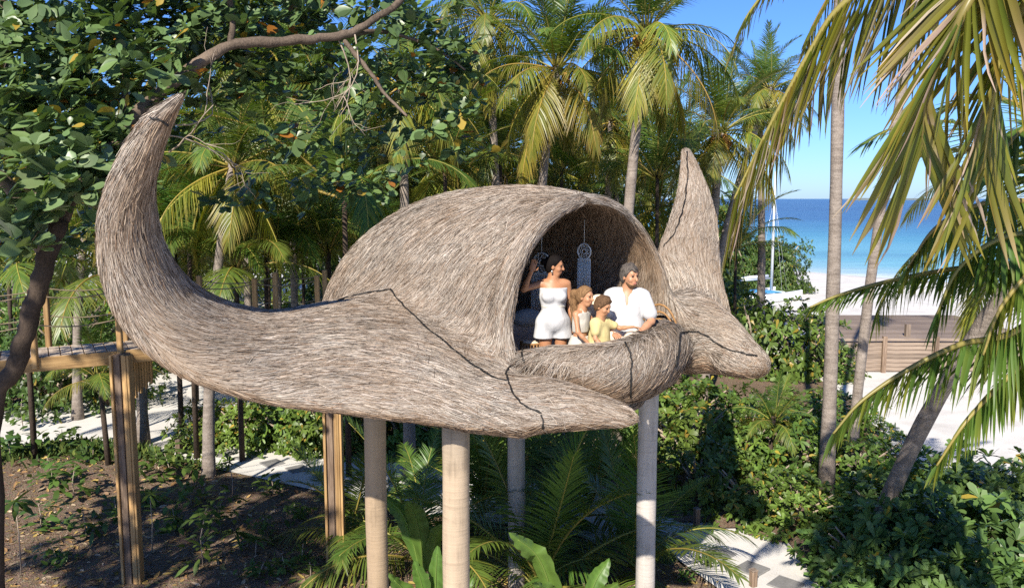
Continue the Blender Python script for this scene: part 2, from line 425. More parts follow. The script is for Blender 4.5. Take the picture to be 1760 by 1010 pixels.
def pod_flow(q):
    """direction the thatch is laid in, blended from the bodies"""
    ds = []; fs = []
    for nm in ('left_wing', 'near_lobe', 'right_wing', 'head', 'rail', 'dome'):
        d, f = SW[nm].eval(q, True); d = np.where(np.isfinite(d), d, 9)
        if nm == 'dome': f = np.array([0, 0, -1.0]) + .55 * f
        elif nm == 'rail': f = nrm(f) + np.array([0, 0, .85])
        elif nm == 'near_lobe': f = nrm(f)
        ds.append(d + (.0 if nm != 'left_wing' else .03)); fs.append(nrm(f))
    d = np.stack(ds); w = np.exp(-(d - d.min(0)) / .05)
    f = sum(w[i][:, None] * fs[i] for i in range(len(fs)))
    dr = rim_fn(q.astype(np.float32)); i = np.argmin(((q[:, None, :] - RIM[None, ::2]) ** 2).sum(-1), 1)
    tr = nrm(np.gradient(RIM, axis=0))[::2][i]; sgn = np.sign((tr * f).sum(1))[:, None]; sgn[sgn == 0] = 1
    wr = np.clip(1 - dr / .14, 0, 1)[:, None] * .75
    return nrm(nrm(f) * (1 - wr) + tr * sgn * wr)
# ------------------------------------------------------------------ pod materials and parts
def m_thatch_base():
    n = NT("woven_thatch"); v = n.world((1, 1, 1)); a = n.noise(60, 5, .7, v).outputs[0]; b = n.noise(5, 3, .6, v).outputs[0]
    w = n.new("ShaderNodeTexWave", wave_type='BANDS', bands_direction='DIAGONAL'); n.lk(v, w.inputs[0]); w.inputs['Scale'].default_value = 22
    w.inputs['Distortion'].default_value = 7; w.inputs['Detail'].default_value = 3; w.inputs['Detail Scale'].default_value = 2.5
    c = n.ramp(n.math('ADD', n.math('MULTIPLY', a, .6), n.math('MULTIPLY', w.outputs[0], .4)), [(.25, (.04, .03, .021)), (.55, (.12, .092, .066)), (.8, (.22, .18, .14))])
    c = n.mix(n.ramp(b, [(.35, 0.0), (.7, .4)]), c, (.17, .115, .07))
    n.princ(c, .9, n.bump(n.math('ADD', a, w.outputs[0]), .8, .03), spec=.15); return n.m
def m_straw():
    n = NT("dry_straw"); a = n.noise(1.2, 3, .6, n.world()).outputs[0]
    c = n.mix(n.ramp(a, [(.35, 0.0), (.75, .45)]), n.attr(), (.26, .17, .1), 'MIX')
    n.princ(c, .75, spec=.25); return n.m
def m_simple(name, col, rough=.7, nscale=30, amt=.35, bump=.2, spec=.3, usecol=False, dist=.01, metal=0.0):
    n = NT(name); v = n.coords('Object'); a = n.noise(nscale, 5, .6, v).outputs[0]; b = n.noise(nscale * .08, 3, .6, v).outputs[0]
    f = n.ramp(n.math('ADD', n.math('MULTIPLY', a, .5), n.math('MULTIPLY', b, .5)), [(.3, 1 - amt), (.7, 1 + amt * .4)])
    base = n.mix(1.0, n.attr(), col, 'MULTIPLY') if usecol else col
    n.princ(n.mix(1.0, base, f, 'MULTIPLY'), rough, n.bump(a, bump, dist), spec=spec, metal=metal); return n.m
M = {}
M['thatch'] = m_thatch_base(); M['straw'] = m_straw()
M['cable'] = m_simple('black_cable', (.012, .011, .01), .6, 80)
def m_column():
    n = NT('painted_concrete'); v = n.coords('Object'); a = n.noise(90, 5, .7, v).outputs[0]; b = n.noise(2.2, 4, .65, v).outputs[0]
    s_ = n.noise(3, 5, .65, n.coords('Object', (4, 4, .2))).outputs[0]
    ring = n.noise(6, 2, .5, n.coords('Object', (.3, .3, 4))).outputs[0]
    f = n.ramp(n.math('ADD', n.math('MULTIPLY', s_, .5), n.math('MULTIPLY', b, .5)), [(.32, .42), (.46, .8), (.75, 1.05)])
    c = n.mix(1.0, n.attr(), f, 'MULTIPLY'); c = n.mix(n.ramp(ring, [(.62, 0.0), (.7, .35)]), c, (.2, .15, .1))
    n.princ(c, .8, n.bump(n.math('ADD', a, n.math('MULTIPLY', ring, 2)), .35, .012), spec=.25); return n.m
M['column'] = m_column()
pod_e = empty('manta_ray_pod', (0, 9.8, 0), label='huge woven thatch treehouse pod shaped like a manta ray on pillars', cat='treehouse pod')
POD0 = Vector((0, 9.8, 0))
def pod_part(name, me, kind=None):
    o = obj(name, me, pod_e); o.location = -POD0
    if kind: o['kind'] = kind
    return o
pod_part('woven_shell', mesh_np('woven_shell', pv, pq, [M['thatch']]))
# thatch: straws laid along the surface
def ribbons(B, D, Nn, L, W, cols, lift=.0, bend=None, seg=2, tip=.15, tilt=0.0):
    n = len(B); S = nrm(np.cross(D, Nn)); S = nrm(S * np.cos(tilt)[:, None] + Nn * np.sin(tilt)[:, None]) if not np.isscalar(tilt) else S
    V = []; 
    for k in range(seg + 1):
        t = k / seg; w = (W * (1 - (1 - tip) * t))[:, None] * .5
        p = B + D * (L * t)[:, None] + Nn * (lift * (.25 + .75 * t))[:, None] if not np.isscalar(lift) else B + D * (L * t)[:, None] + Nn * lift
        if bend is not None: p = p + bend * (t * t)
        V += [p - S * w, p + S * w]
    V = np.stack(V, 1).reshape(-1, 3); m = 2 * (seg + 1); base = np.arange(n)[:, None] * m; F = []
    for k in range(seg): F.append(base + np.array([2 * k, 2 * k + 1, 2 * k + 3, 2 * k + 2]))
    return V, np.concatenate(F), np.repeat(cols, m, 0)
def surf_points(V, Q, n, wfn=None):
    a, b, c, d = (V[Q[:, k]] for k in range(4)); ar = np.linalg.norm(np.cross(c - a, d - b), axis=1) * .5
    cen = (a + b + c + d) / 4; nr = nrm(np.cross(c - a, d - b))
    if wfn is not None: ar = ar * wfn(cen, nr)
    i = rng.choice(len(Q), n, p=ar / ar.sum()); u, v = rng.random((2, n, 1))
    p = (a[i] * (1 - u) + b[i] * u) * (1 - v) + (d[i] * (1 - u) + c[i] * u) * v
    return p, nr[i]
def vis_w(c, n):
    v = nrm(np.array([.3, 0, CAMH]) - c); return np.clip((v * n).sum(1) + .25, 0.0, .45) + .0
NS = 260000
sp, sn0 = surf_points(pv, pq, NS, vis_w)
sn = pod.grad(sp); bad = (sn * sn0).sum(1) < 0; sn[bad] *= -1
fl = pod_flow(sp); fl = nrm(fl - sn * (fl * sn).sum(1)[:, None]); sd_ = np.cross(sn, fl)
big = np.where(rng.random(NS) < .03, 1, .0)
lowf = np.sin(sp[:, 0] * 5.1 + sp[:, 2] * 3.3) * .12 + np.sin(sp[:, 1] * 6.7 - sp[:, 2] * 4.1 + 1.3) * .12 + np.sin(sp[:, 0] * 13 + sp[:, 1] * 11 + sp[:, 2] * 9) * .1
jit = rng.normal(0, .11, NS) + lowf * .8 + big * rng.normal(0, .6, NS)
on_wing = np.exp(-np.maximum(sp[:, 0] + 1.6, 0) / .35) ; jit *= 1 - .45 * np.clip(on_wing, 0, 1)
dr = nrm(fl * np.cos(jit)[:, None] + sd_ * np.sin(jit)[:, None])
sl_ = rng.uniform(.12, .33, NS) * (1 - .25 * on_wing); sw_ = rng.uniform(.0045, .0092, NS)
tone = rng.normal(1.0, .17, NS).clip(.5, 1.4); pick = rng.random(NS)[:, None]
pal = np.where(pick < .42, [[.325, .285, .237]], np.where(pick < .66, [[.25, .2, .155]], np.where(pick < .8, [[.375, .33, .285]], np.where(pick < .9, [[.19, .13, .09]], [[.09, .068, .05]]))))
stain = .5 + .5 * np.sin(sp[:, 0] * 2.1 + 1.5 * np.sin(sp[:, 2] * 2.7 + sp[:, 1])) * np.cos(sp[:, 1] * 1.9 + sp[:, 2] * 3.1); tone *= .86 + .26 * stain
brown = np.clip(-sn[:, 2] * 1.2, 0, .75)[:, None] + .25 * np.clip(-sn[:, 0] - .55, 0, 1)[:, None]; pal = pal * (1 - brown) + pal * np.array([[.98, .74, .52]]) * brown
# a curved surface falls away under a straight straw: follow it
xs = (sp * sd_).sum(1); al = (sp * fl).sum(1)
stripe = np.sin(xs * 63 + 2.2 * np.sin(al * 5.1 + xs * 3) + 1.3 * np.sin(al * 11 + sp[:, 2] * 7)) * .6 + np.sin(xs * 121 + 1.9 * np.sin(al * 8.3 + 1) + sp[:, 0] * 3) * .4
stripe *= .55 + .45 * np.sin(al * 7 + xs * 9 + sp[:, 1] * 4); tone *= np.clip(.97 + .42 * stripe, .42, 1.3)  # shade between the raised straw bundles is put into the tone
lf = rng.uniform(.002, .011, NS) + big * .012 + .008 * np.clip(stripe, -.2, 1); rows = []; sd3 = nrm(np.cross(dr, sn)); tl = rng.normal(0, .5, NS)
for t in (0.0, .5, 1.0):
    q = sp + dr * (sl_ * (t - .04))[:, None]
    for _ in range(2): dq = np.clip(pod.sample(q), -.3, .3); gq = pod.grad(q); q = q - gq * (dq * .95)[:, None]
    q = q + gq * (lf * (.2 + .8 * t) - .003 * (t == 0))[:, None]; S = sd3 * np.cos(tl)[:, None] + gq * np.sin(tl)[:, None]; w = (sw_ * (1 - .65 * t) * .5)[:, None]; rows += [q - S * w, q + S * w]
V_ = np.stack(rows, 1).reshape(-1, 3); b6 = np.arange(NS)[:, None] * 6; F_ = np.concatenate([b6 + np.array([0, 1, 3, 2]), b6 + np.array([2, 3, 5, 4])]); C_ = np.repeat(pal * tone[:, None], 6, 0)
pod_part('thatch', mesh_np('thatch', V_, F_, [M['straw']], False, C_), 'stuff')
# black cables that hold the weave, pressed on to the surface
def on_pod(px, py):
    r = nrm(ray(px, py)); t = np.linspace(6, 14.5, 900); q = np.array([0, 0, CAMH]) + r * t[:, None]; d = pod.sample(q)
    i = np.nonzero(d < .004)[0]; return q[i[0]] if len(i) else None
def cable(pts, name='cable', r=.0095):
    c = catmull(np.array(pts, float), 6); c = c + rng.normal(0, .55, c.shape)
    q = [on_pod(*p) for p in c]; q = np.array([p for p in q if p is not None])
    j = np.linalg.norm(np.diff(q, axis=0), axis=1); cutp = np.nonzero(j > .6)[0]
    if len(cutp): q = q[:cutp[0] + 1]
    if len(q) < 3: return
    q = q + pod.grad(q) * .012
    pod_part(name, MB().tube(q, r * (1 + .3 * rng.uniform(-1, 1, len(q))), 6).mesh(name, M['cable']))
for c in ([(580, 518), (625, 505), (672, 498)], [(672, 498), (690, 522), (730, 560), (800, 618), (845, 648), (874, 656)], [(874, 656), (870, 640), (882, 627), (906, 630)],
          [(906, 630), (899, 612), (897, 590)], [(874, 656), (884, 680), (905, 700), (930, 712), (934, 735)], [(916, 594), (928, 612), (940, 634)],
          [(1074, 590), (1082, 610), (1084, 640), (1083, 680)], [(1120, 545), (1140, 543), (1160, 560), (1168, 572)], [(1168, 572), (1200, 570), (1232, 590), (1255, 602), (1300, 612)],
          [(1168, 572), (1165, 600), (1160, 630)], [(1180, 262), (1182, 300), (1176, 350), (1160, 400), (1140, 425)], [(259, 203), (275, 206), (288, 215)]):
    cable(c)
# pillars
for (px, d, colr, split) in ((780, 7.6, (.43, .33, .225), .55), (638, 9.6, (.36, .265, .17), 1.05), (888, 11.8, (.4, .35, .29), .5), (1120, 10.7, (.5, .45, .4), 0)):
    x = (px - 880) / FPX * d * 1.0; zz = np.linspace(3.3, 4.6, 90); ds = pod.sample(np.column_stack([np.full(90, x), np.full(90, d), zz]))
    i = np.nonzero(ds < -.03)[0]; zt = zz[i[0]] + .08 if len(i) else 4.1
    mb = MB(); zs = [-.3] + list(np.linspace(0, zt, 14)); r = .131
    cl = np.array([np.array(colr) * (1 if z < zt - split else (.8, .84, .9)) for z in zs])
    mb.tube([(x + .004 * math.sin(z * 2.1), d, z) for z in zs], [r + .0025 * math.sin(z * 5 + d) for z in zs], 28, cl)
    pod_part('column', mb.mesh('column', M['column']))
# ------------------------------------------------------------------ ground, sea, path
def noise2(x, y, s):
    r = np.random.default_rng(s); o = 0
    for k in range(7):
        f = .25 * 1.75 ** k; a = r.uniform(0, 6.28, 3); o = o + np.sin(x * f * math.cos(a[0]) + y * f * math.sin(a[0]) + a[1]) * np.cos(y * f * .9 + x * f * .3 + a[2]) / 1.5 ** k
    return o
def m_sand():
    n = NT('coral_sand'); w = n.world(); a = n.noise(40, 6, .7, w).outputs[0]; b = n.noise(1.1, 5, .6, w).outputs[0]; c2 = n.noise(160, 3, .6, w).outputs[0]
    c = n.ramp(n.math('ADD', n.math('MULTIPLY', a, .45), n.math('MULTIPLY', b, .55)), [(.3, (.4, .375, .34)), (.5, (.56, .535, .49)), (.7, (.64, .615, .57))])
    d = n.new("ShaderNodeSeparateXYZ"); n.lk(w, d.inputs[0])
    t = n.math('ADD', d.outputs[1], n.math('MULTIPLY', d.outputs[0], .9))
    wet = n.ramp(n.math('DIVIDE', n.math('SUBTRACT', d.outputs[2], -.42), .3), [(.0, 1.0), (.4, .75), (1.0, .0)])
    c = n.mix(wet, c, (.36, .33, .28))
    n.princ(c, .9, n.bump(n.math('ADD', n.math('MULTIPLY', b, 1.5), n.math('ADD', a, c2)), .14, .04), spec=.2); return n.m
def shore(x): return 75.5 - (np.clip(x, -5, 60) - 26) * 1.6 + 1.5 * np.sin(x * .4)      # the line of the beach
NX, NY = 150, 150
gx = np.concatenate([np.linspace(-900, -45, 14)[:-1], np.linspace(-45, 75, 170), np.linspace(75, 900, 14)[1:]])
gy = np.concatenate([np.linspace(-30, 4, 6)[:-1], np.linspace(4, 110, 150), np.linspace(110, 900, 12)[1:]])
X, Y = np.meshgrid(gx, gy, indexing='ij')
sd2 = Y - shore(X)
Z = -.0 + .03 * noise2(X, Y, 3) * np.clip((Y - 2) / 10, 0, 1) - np.clip((sd2 + 16) / 16, 0, 1) ** 2 * .55 - np.clip(sd2, 0, 60) * .06 - .02
Z = np.where((X < -2) & (sd2 > -30) & False, 0, Z)
Vg = np.column_stack([X.ravel(), Y.ravel(), Z.ravel()]); a, b = X.shape
i, j = np.meshgrid(np.arange(a - 1), np.arange(b - 1), indexing='ij'); i = i.ravel(); j = j.ravel()
Fg = np.stack([i * b + j, (i + 1) * b + j, (i + 1) * b + j + 1, i * b + j + 1], 1)
M['sand'] = m_sand()
tag(obj('ground', mesh_np('ground', Vg, Fg, [M['sand']])), kind='structure', label='pale coral sand ground running down to the beach')
def m_sea():
    n = NT('lagoon_water'); w = n.world(); s = n.new("ShaderNodeSeparateXYZ"); n.lk(w, s.inputs[0])
    dist = n.math('MULTIPLY', n.math('SUBTRACT', n.math('ADD', s.outputs[1], n.math('MULTIPLY', s.outputs[0], 1.6)), 116.0), .53)
    nz = n.noise(.018, 4, .6, n.world((.35, 1, 1))).outputs[0]; patch = n.noise(.03, 4, .6, n.world((.3, 1, 1))).outputs[0]
    d2 = n.math('ADD', n.math('MULTIPLY', dist, 1 / 380.0), n.math('MULTIPLY', n.math('SUBTRACT', nz, .5), .14))
    c = n.ramp(d2, [(.0, (.6, .62, .58)), (.012, (.34, .45, .42)), (.045, (.15, .37, .39)), (.15, (.055, .22, .27)), (.26, (.025, .125, .2)), (.42, (.009, .045, .115)), (1.0, (.005, .024, .075))])
    c = n.mix(n.ramp(patch, [(.5, 0.0), (.66, .5)]), c, (.02, .1, .15))
    rip = n.noise(1.4, 4, .65, n.world((.3, 1, 1))).outputs[0]; rip2 = n.noise(.22, 4, .6, n.world((.25, 1, 1))).outputs[0]
    c = n.mix(n.ramp(rip2, [(.4, 0.0), (.8, .3)]), c, (.02, .07, .13))
    n.princ(c, .25, n.bump(n.math('ADD', rip, n.math('MULTIPLY', rip2, 3)), .55, .35), spec=.22); return n.m
M['sea'] = m_sea()
tag(obj('sea', mesh_np('sea', [(-12000, 20, -.42), (12000, 20, -.42), (12000, 12000, -.42), (-12000, 12000, -.42)], np.array([[0, 1, 2, 3]]), [M['sea']])), kind='structure')
# low line of an island far out
mb = MB(); nx = 60; xs = np.linspace(P(1455, 341, 3000)[0], P(1640, 341, 3000)[0], nx); hs = 6 * (1 + .35 * noise2(xs * .02, xs * 0, 5)) * np.clip(np.minimum(np.arange(nx), nx - 1 - np.arange(nx)) / 6, .12, 1)
top = np.column_stack([xs, np.full(nx, 3040), hs]); f0 = np.column_stack([xs, np.full(nx, 3000), np.full(nx, -1)]); f1 = np.column_stack([xs, np.full(nx, 3090), np.full(nx, -1)])
k = np.arange(nx - 1); q = lambda o1, o2: np.stack([k + o1, k + 1 + o1, k + 1 + o2, k + o2], 1)
mb.add(np.concatenate([f0, top, f1]), np.concatenate([q(0, nx), q(nx, 2 * nx)]))
M['island'] = m_simple('island_scrub', (.17, .2, .19), .9, .05)
tag(mb.build('distant_island', M['island']), label='low hazy island on the horizon', kind='structure')
# garden bed with mulch
def bed(name, poly, mat, z=.02, hump=.12, res=.16, edge=.25, label=None, seed=1, kind='structure'):
    poly = np.array(poly, float); lo, hi = poly.min(0) - .3, poly.max(0) + .3
    x = np.arange(lo[0], hi[0], res); y = np.arange(lo[1], hi[1], res); X, Y = np.meshgrid(x, y, indexing='ij')
    dmin = np.full(X.shape, 1e9); ins = np.zeros(X.shape, bool); n = len(poly)
    for i in range(n):
        a, b = poly[i], poly[(i + 1) % n]; ab = b - a; t = np.clip(((X - a[0]) * ab[0] + (Y - a[1]) * ab[1]) / (ab @ ab), 0, 1)
        dmin = np.minimum(dmin, np.hypot(X - a[0] - t * ab[0], Y - a[1] - t * ab[1]))
        c = (a[1] > Y) != (b[1] > Y); xx = a[0] + (Y - a[1]) / (b[1] - a[1] if b[1] != a[1] else 1e-9) * ab[0]; ins ^= c & (X < xx)
    sdv = np.where(ins, dmin, -dmin) + .08 * noise2(X * 3, Y * 3, seed)
    Z = z + hump * np.clip(sdv / 1.2, -.6, 1) + .035 * noise2(X * 2.2, Y * 2.2, seed + 3) * np.clip(sdv / .5, 0, 1)
    keep = sdv > -.12; idx = np.full(X.shape, -1); f = []
    ok = keep[:-1, :-1] & keep[1:, :-1] & keep[1:, 1:] & keep[:-1, 1:]; b_ = X.shape[1]
    ij = np.argwhere(ok); i0 = ij[:, 0] * b_ + ij[:, 1]; F = np.stack([i0, i0 + b_, i0 + b_ + 1, i0 + 1], 1)
    used, inv = np.unique(F, return_inverse=True); V = np.column_stack([X.ravel(), Y.ravel(), Z.ravel()])[used]
    o = obj(name, mesh_np(name, V, inv.reshape(F.shape), [mat])); tag(o, label, kind=kind); return V, inv.reshape(F.shape)
def m_mulch():
    n = NT('brown_mulch'); w = n.world(); a = n.noise(22, 7, .75, w).outputs[0]; v = n.new("ShaderNodeTexVoronoi"); n.lk(n.world((1, 1.6, 1)), v.inputs[0]); v.inputs['Scale'].default_value = 38
    b = n.noise(1.5, 4, .6, w).outputs[0]
    c = n.ramp(a, [(.3, (.11, .075, .052)), (.5, (.28, .2, .13)), (.68, (.42, .31, .22)), (.8, (.52, .41, .3))])
    c = n.mix(.35, c, n.mix(1.0, c, v.outputs['Color'], 'MULTIPLY')); c = n.mix(n.ramp(b, [(.4, 0.0), (.75, .5)]), c, (.15, .1, .07))
    n.princ(c, .95, n.bump(n.math('ADD', a, v.outputs[0]), .9, .05), spec=.15); return n.m
M['mulch'] = m_mulch()
g = lambda px, py: G(px, py)[:2]
BED = [g(-260, 775), g(0, 774), g(130, 756), g(235, 770), g(300, 790), g(360, 802), g(455, 818), g(560, 848), g(700, 880), g(900, 905), g(1060, 925), g(1150, 950), g(1245, 1015)] + [(3.6, 8.0), (-9.5, 8.0)]
bedV, bedF = bed('mulch_bed', BED, M['mulch'], seed=4, label='brown mulch garden bed beneath the pod')
M['soil'] = m_mulch(); 
soils = [('shrub_bed', [g(320, 772), g(470, 770), g(640, 790), g(760, 812), g(880, 815), g(1000, 850), g(1180, 900), g(1330, 930), g(1420, 985), g(1430, 1040), (9, 9.5), g(1800, 1000), g(1800, 830), g(1560, 820), g(1480, 690), g(1390, 640), g(1250, 625), g(900, 690), g(560, 690), g(330, 700)], 11),
         ('lawn_bed', [g(-200, 690), g(60, 690), g(180, 680), g(200, 655), g(120, 640), g(-200, 640)], 12), ('fern_bed', [g(240, 640), g(320, 632), g(330, 622), g(250, 620)], 13)]
for nm, poly, sdd in soils: bed(nm, poly, M['soil'], seed=sdd, hump=.08, res=.3, label={'shrub_bed': 'dark soil under the shrub belt right of the path', 'lawn_bed': 'soil bed beyond the sand path at left', 'fern_bed': 'small soil bed beside the sandy track'}[nm])
def bed_z(x, y):
    i = np.argmin((bedV[:, 0] - x) ** 2 + (bedV[:, 1] - y) ** 2); return float(bedV[i, 2]) if (bedV[i, 0] - x) ** 2 + (bedV[i, 1] - y) ** 2 < .1 else .0
# stepping slabs in the path: each a slab
M['slab'] = m_simple('grey_stone', (.2, .195, .185), .85, 30, .35, .35, dist=.015)
path_e = obj('path', mesh_np('path', [(*G(px, py)[:2], .055) for px, py in ((330, 762), (700, 800), (905, 838), (1180, 905), (1450, 1030), (1400, 1120), (1240, 1020), (1150, 955), (900, 908), (700, 884), (560, 850), (360, 806))], [np.array([[0, 1, 10, 11]]), np.array([[1, 2, 8, 9], [2, 3, 7, 8], [3, 4, 5, 6]]), np.array([[1, 9, 10], [3, 6, 7]])], [M['sand']]))
tag(path_e, 'pale sand path with grey stepping slabs', kind='structure')
slab_me = None
SL = [(385, 783), (425, 791), (468, 800), (512, 810), (560, 822), (610, 834), (1120, 922), (1172, 938), (1236, 957), (1292, 983), (1350, 1010), (1410, 1040)]
for i, (px, py) in enumerate(SL):
    if slab_me is None:
        slab_me = MB().box((0, 0, 0), (.43, .43, .06), bev=.012).mesh('paving_slab', M['slab'], False)
    p = G(px, py); q = G(*SL[min(i + 1, len(SL) - 1)]); r = G(*SL[max(i - 1, 0)])
    an = math.radians(42) + random.uniform(-.06, .06)
    obj('paving_slab', slab_me, path_e, (p[0], p[1], .05), (random.uniform(-.01, .01), 0, an), (1, 1, 1))
# ------------------------------------------------------------------ plants
def blades(B, D, U, L, W, prof, droop, cols, fold=0.0, seg=None, tipcol=None, curl=None):
    """leaf blades: root B, heading D, face normal U; three rails when folded"""
    B = np.asarray(B, float); n = len(B); D = nrm(D); S = nrm(np.cross(D, U)); Nn = np.cross(S, D); m = len(prof) - 1
    L = np.broadcast_to(L, n)[:, None]; W = np.broadcast_to(W, n)[:, None]; dr = np.broadcast_to(droop, n)[:, None]
    rows = 3 if fold else 2; V = []; C = []
    for k, w in enumerate(prof):
        t = k / m; p = B + D * L * t; p[:, 2] -= (dr * L * t * t)[:, 0]
        if curl is not None: p = p + Nn * (curl[:, None] * L * t * t)
        c = cols if tipcol is None else cols + (tipcol - cols) * max(0, (t - .45) / .55) ** 1.5
        ww = W * w * .5
        if fold: V += [p - S * ww, p - Nn * (ww * fold), p + S * ww]; C += [c, c * .92, c]
        else: V += [p - S * ww, p + S * ww]; C += [c, c]
    V = np.stack(V, 1).reshape(-1, 3); C = np.stack(C, 1).reshape(-1, 3); base = np.arange(n)[:, None] * (rows * (m + 1)); F = []
    for k in range(m):
        for r in range(rows - 1): F.append(base + np.array([k * rows + r, k * rows + r + 1, (k + 1) * rows + r + 1, (k + 1) * rows + r]))
    return V, np.concatenate(F), C
M['palm_leaf'] = leaf_mat('palm_leaf', trans=.36, rough=.38, spec=.4, hue=.05, val=.3, tcol=(1.3, 1.3, .4))
M['almond_leaf'] = leaf_mat('broad_leaf', trans=.22, rough=.38, spec=.45, hue=.03, val=.25, tcol=(1.3, 1.35, .5))
M['shrub_leaf'] = leaf_mat('shrub_leaf', trans=.3, rough=.4, spec=.35, hue=.03, val=.3, tcol=(1.35, 1.35, .45))
M['banana_leaf'] = leaf_mat('banana_leaf', trans=.4, rough=.4, spec=.35, hue=.02, val=.15)
def m_trunk(name, a, b, ring=9.0):
    n = NT(name); v = n.coords('Object'); s = n.new("ShaderNodeSeparateXYZ"); n.lk(v, s.inputs[0])
    nz = n.noise(3, 4, .6, v).outputs[0]; fine = n.noise(45, 5, .7, n.coords('Object', (1, 1, .6))).outputs[0]
    w = n.noise(ring * 2.2, 2, .5, n.coords('Object', (.22, .22, 1))).outputs[0]; w = n.math('MULTIPLY', n.math('SUBTRACT', w, .5), 6.0)
    f = n.math('ADD', n.math('MULTIPLY', w, .06), n.math('ADD', n.math('MULTIPLY', fine, .55), n.math('MULTIPLY', nz, .3)))
    n.princ(n.ramp(f, [(.2, b), (.42, tuple((x + y) / 2 for x, y in zip(a, b))), (.62, a)]), .9, n.bump(f, .8, .03), spec=.15)
    return n.m
M['palm_trunk'] = m_trunk('palm_bark', (.33, .28, .235), (.09, .07, .055))
M['shaded_bark'] = m_trunk('shaded_bark', (.09, .065, .048), (.02, .015, .011), 2.0)  # bark with shade put into its colour, for trunks that look unlit
M['bark'] = m_trunk('rough_bark', (.2, .15, .11), (.03, .022, .016), 2.0)  # the same tree's bark, colour raised for its sunlit limbs
M['twig'] = m_simple('pale_twig', (.34, .27, .2), .85, 40)
M['husk'] = m_simple('coconut_husk', (.42, .2, .05), .55, 25)
GREEN = np.array([.09, .15, .028]); YEL = np.array([.32, .255, .03]); BRN = np.array([.3, .2, .09]); DRY = np.array([.42, .3, .21])
def leaflets(R, T, s, Ln, wid, age, r, spread=1.0, sides=(-1, 1), gdir=.5, up=None):
    """positions and headings of the leaflets along a rachis; s runs 0..1"""
    B = []; D = []; U = []; Lx = []; dr = []; C = []; T2 = []; W = []
    upv = np.array([0, 0, 1.0])
    for k in range(len(R)):
        t = T[k]; side = np.cross(t, upv); ls = np.linalg.norm(side); side = side / ls if ls > .15 else np.array([1.0, 0, 0])
        nn = np.cross(side, t)
        for sg in sides:
            a = math.radians(68 - 42 * s[k] ** 1.3) * spread + r.normal(0, .06)
            prof = min(1, .45 + 2.2 * s[k]) * (1 - .72 * max(0, s[k] - .3) / .7) * r.uniform(.88, 1.1)
            d = t * math.cos(a) + (side * sg) * math.sin(a) + nn * (.28 - .5 * age) + r.normal(0, .05, 3)
            d[2] -= gdir * age * .9; B.append(R[k]); D.append(d); U.append(nn + side * sg * r.uniform(-.5, .1)); Lx.append(Ln * prof)
            dr.append(r.uniform(.12, .3) + age * .45); y = np.clip(age * .68 - .2 + r.normal(0, .16) + (.25 if s[k] < .3 else 0) * age, 0, 1)
            c = GREEN * (1 - y) + YEL * y; c = c * r.uniform(.75, 1.25)
            C.append(c); tb = np.clip(age * 1.1 - .25 + r.normal(0, .2), 0, 1); T2.append(c * (1 - tb) + (YEL * .55 + BRN * .45) * tb * 1.05); W.append(wid * r.uniform(.8, 1.15))
    return [np.array(x) for x in (B, D, U, Lx, dr, C, T2, W)]
def frond_mesh(name, L, elev, droop, age, seed, nl=62, leaf=1.0, wid=.037, seg=3):
    r = np.random.default_rng(seed); n = nl + 8; s = np.linspace(0, 1, n); ang = math.radians(elev) - droop * s ** 1.5
    d = np.stack([np.cos(ang), .06 * np.sin(s * 4 + seed), np.sin(ang)], 1); R = np.concatenate([[[0, 0, 0]], np.cumsum(d[:-1] * L / (n - 1), 0)])
    T = nrm(np.gradient(R, axis=0)); k0 = int(n * .13)
    B, D, U, Lx, dr, C, T2, W = leaflets(R[k0:], T[k0:], (s[k0:] - s[k0]) / (1 - s[k0]), leaf, wid, age, r)
    prof = [.55, 1, .75, .06] if seg == 3 else [.5, .95, 1, .7, .05]
    V, F, Cc = blades(B, D, U, Lx, W, prof, dr, C, tipcol=T2)
    mb = MB(); st = np.array([.3, .27, .06]) * (1 - age * .3) + np.array([.25, .16, .03]) * age
    mb.tube(R[::3], np.linspace(.035, .007, len(R[::3])), 5, st); mb.add(V, F, col=Cc)
    return mb.mesh(name, M['palm_leaf'])
FRONDS = []
for i, (el, dp, ag) in enumerate([(82, .5, .0), (68, .9, .05), (54, 1.15, .12), (40, 1.35, .25), (25, 1.45, .38), (8, 1.4, .55), (-10, 1.2, .72), (-32, .85, .85), (-58, .4, 1.0)]):
    FRONDS.append([frond_mesh('frond', 3.5, el + k * 6 - 3, dp * (1 + .15 * (k - .5)), ag, 10 * i + k) for k in (0, 1)])
NUT = MB(); NUT.tube([(0, 0, -.13), (0, 0, -.1), (0, 0, 0), (0, 0, .09), (0, 0, .13)], [.02, .075, .105, .075, .02], 10, (1, 1, 1)); NUT = NUT.mesh('coconut', M['husk'])
def trunk_path(base, top, bow=.25, n=16):
    base, top = np.asarray(base, float), np.asarray(top, float); t = np.linspace(0, 1, n)[:, None]
    p = base + (top - base) * t; h = (top - base) * np.array([1, 1, 0]); hl = np.linalg.norm(h)
    if hl > .05: p = p + np.sin(t * math.pi) * (h * -bow) * np.array([1, 1, 0])
    return p
def trunk_obj(pts, r0, r1, parent, origin, mat='palm_trunk', flare=1.35, n=12):
    m = len(pts); rad = np.linspace(r0, r1, m); rad[0] *= flare; rad[1] *= 1 + (flare - 1) * .35
    rad *= 1 + .05 * rng.uniform(-1, 1, m)
    o = MB().tube(pts - np.asarray(origin), rad, n, rough=.04).build('trunk', M[mat], parent); return o
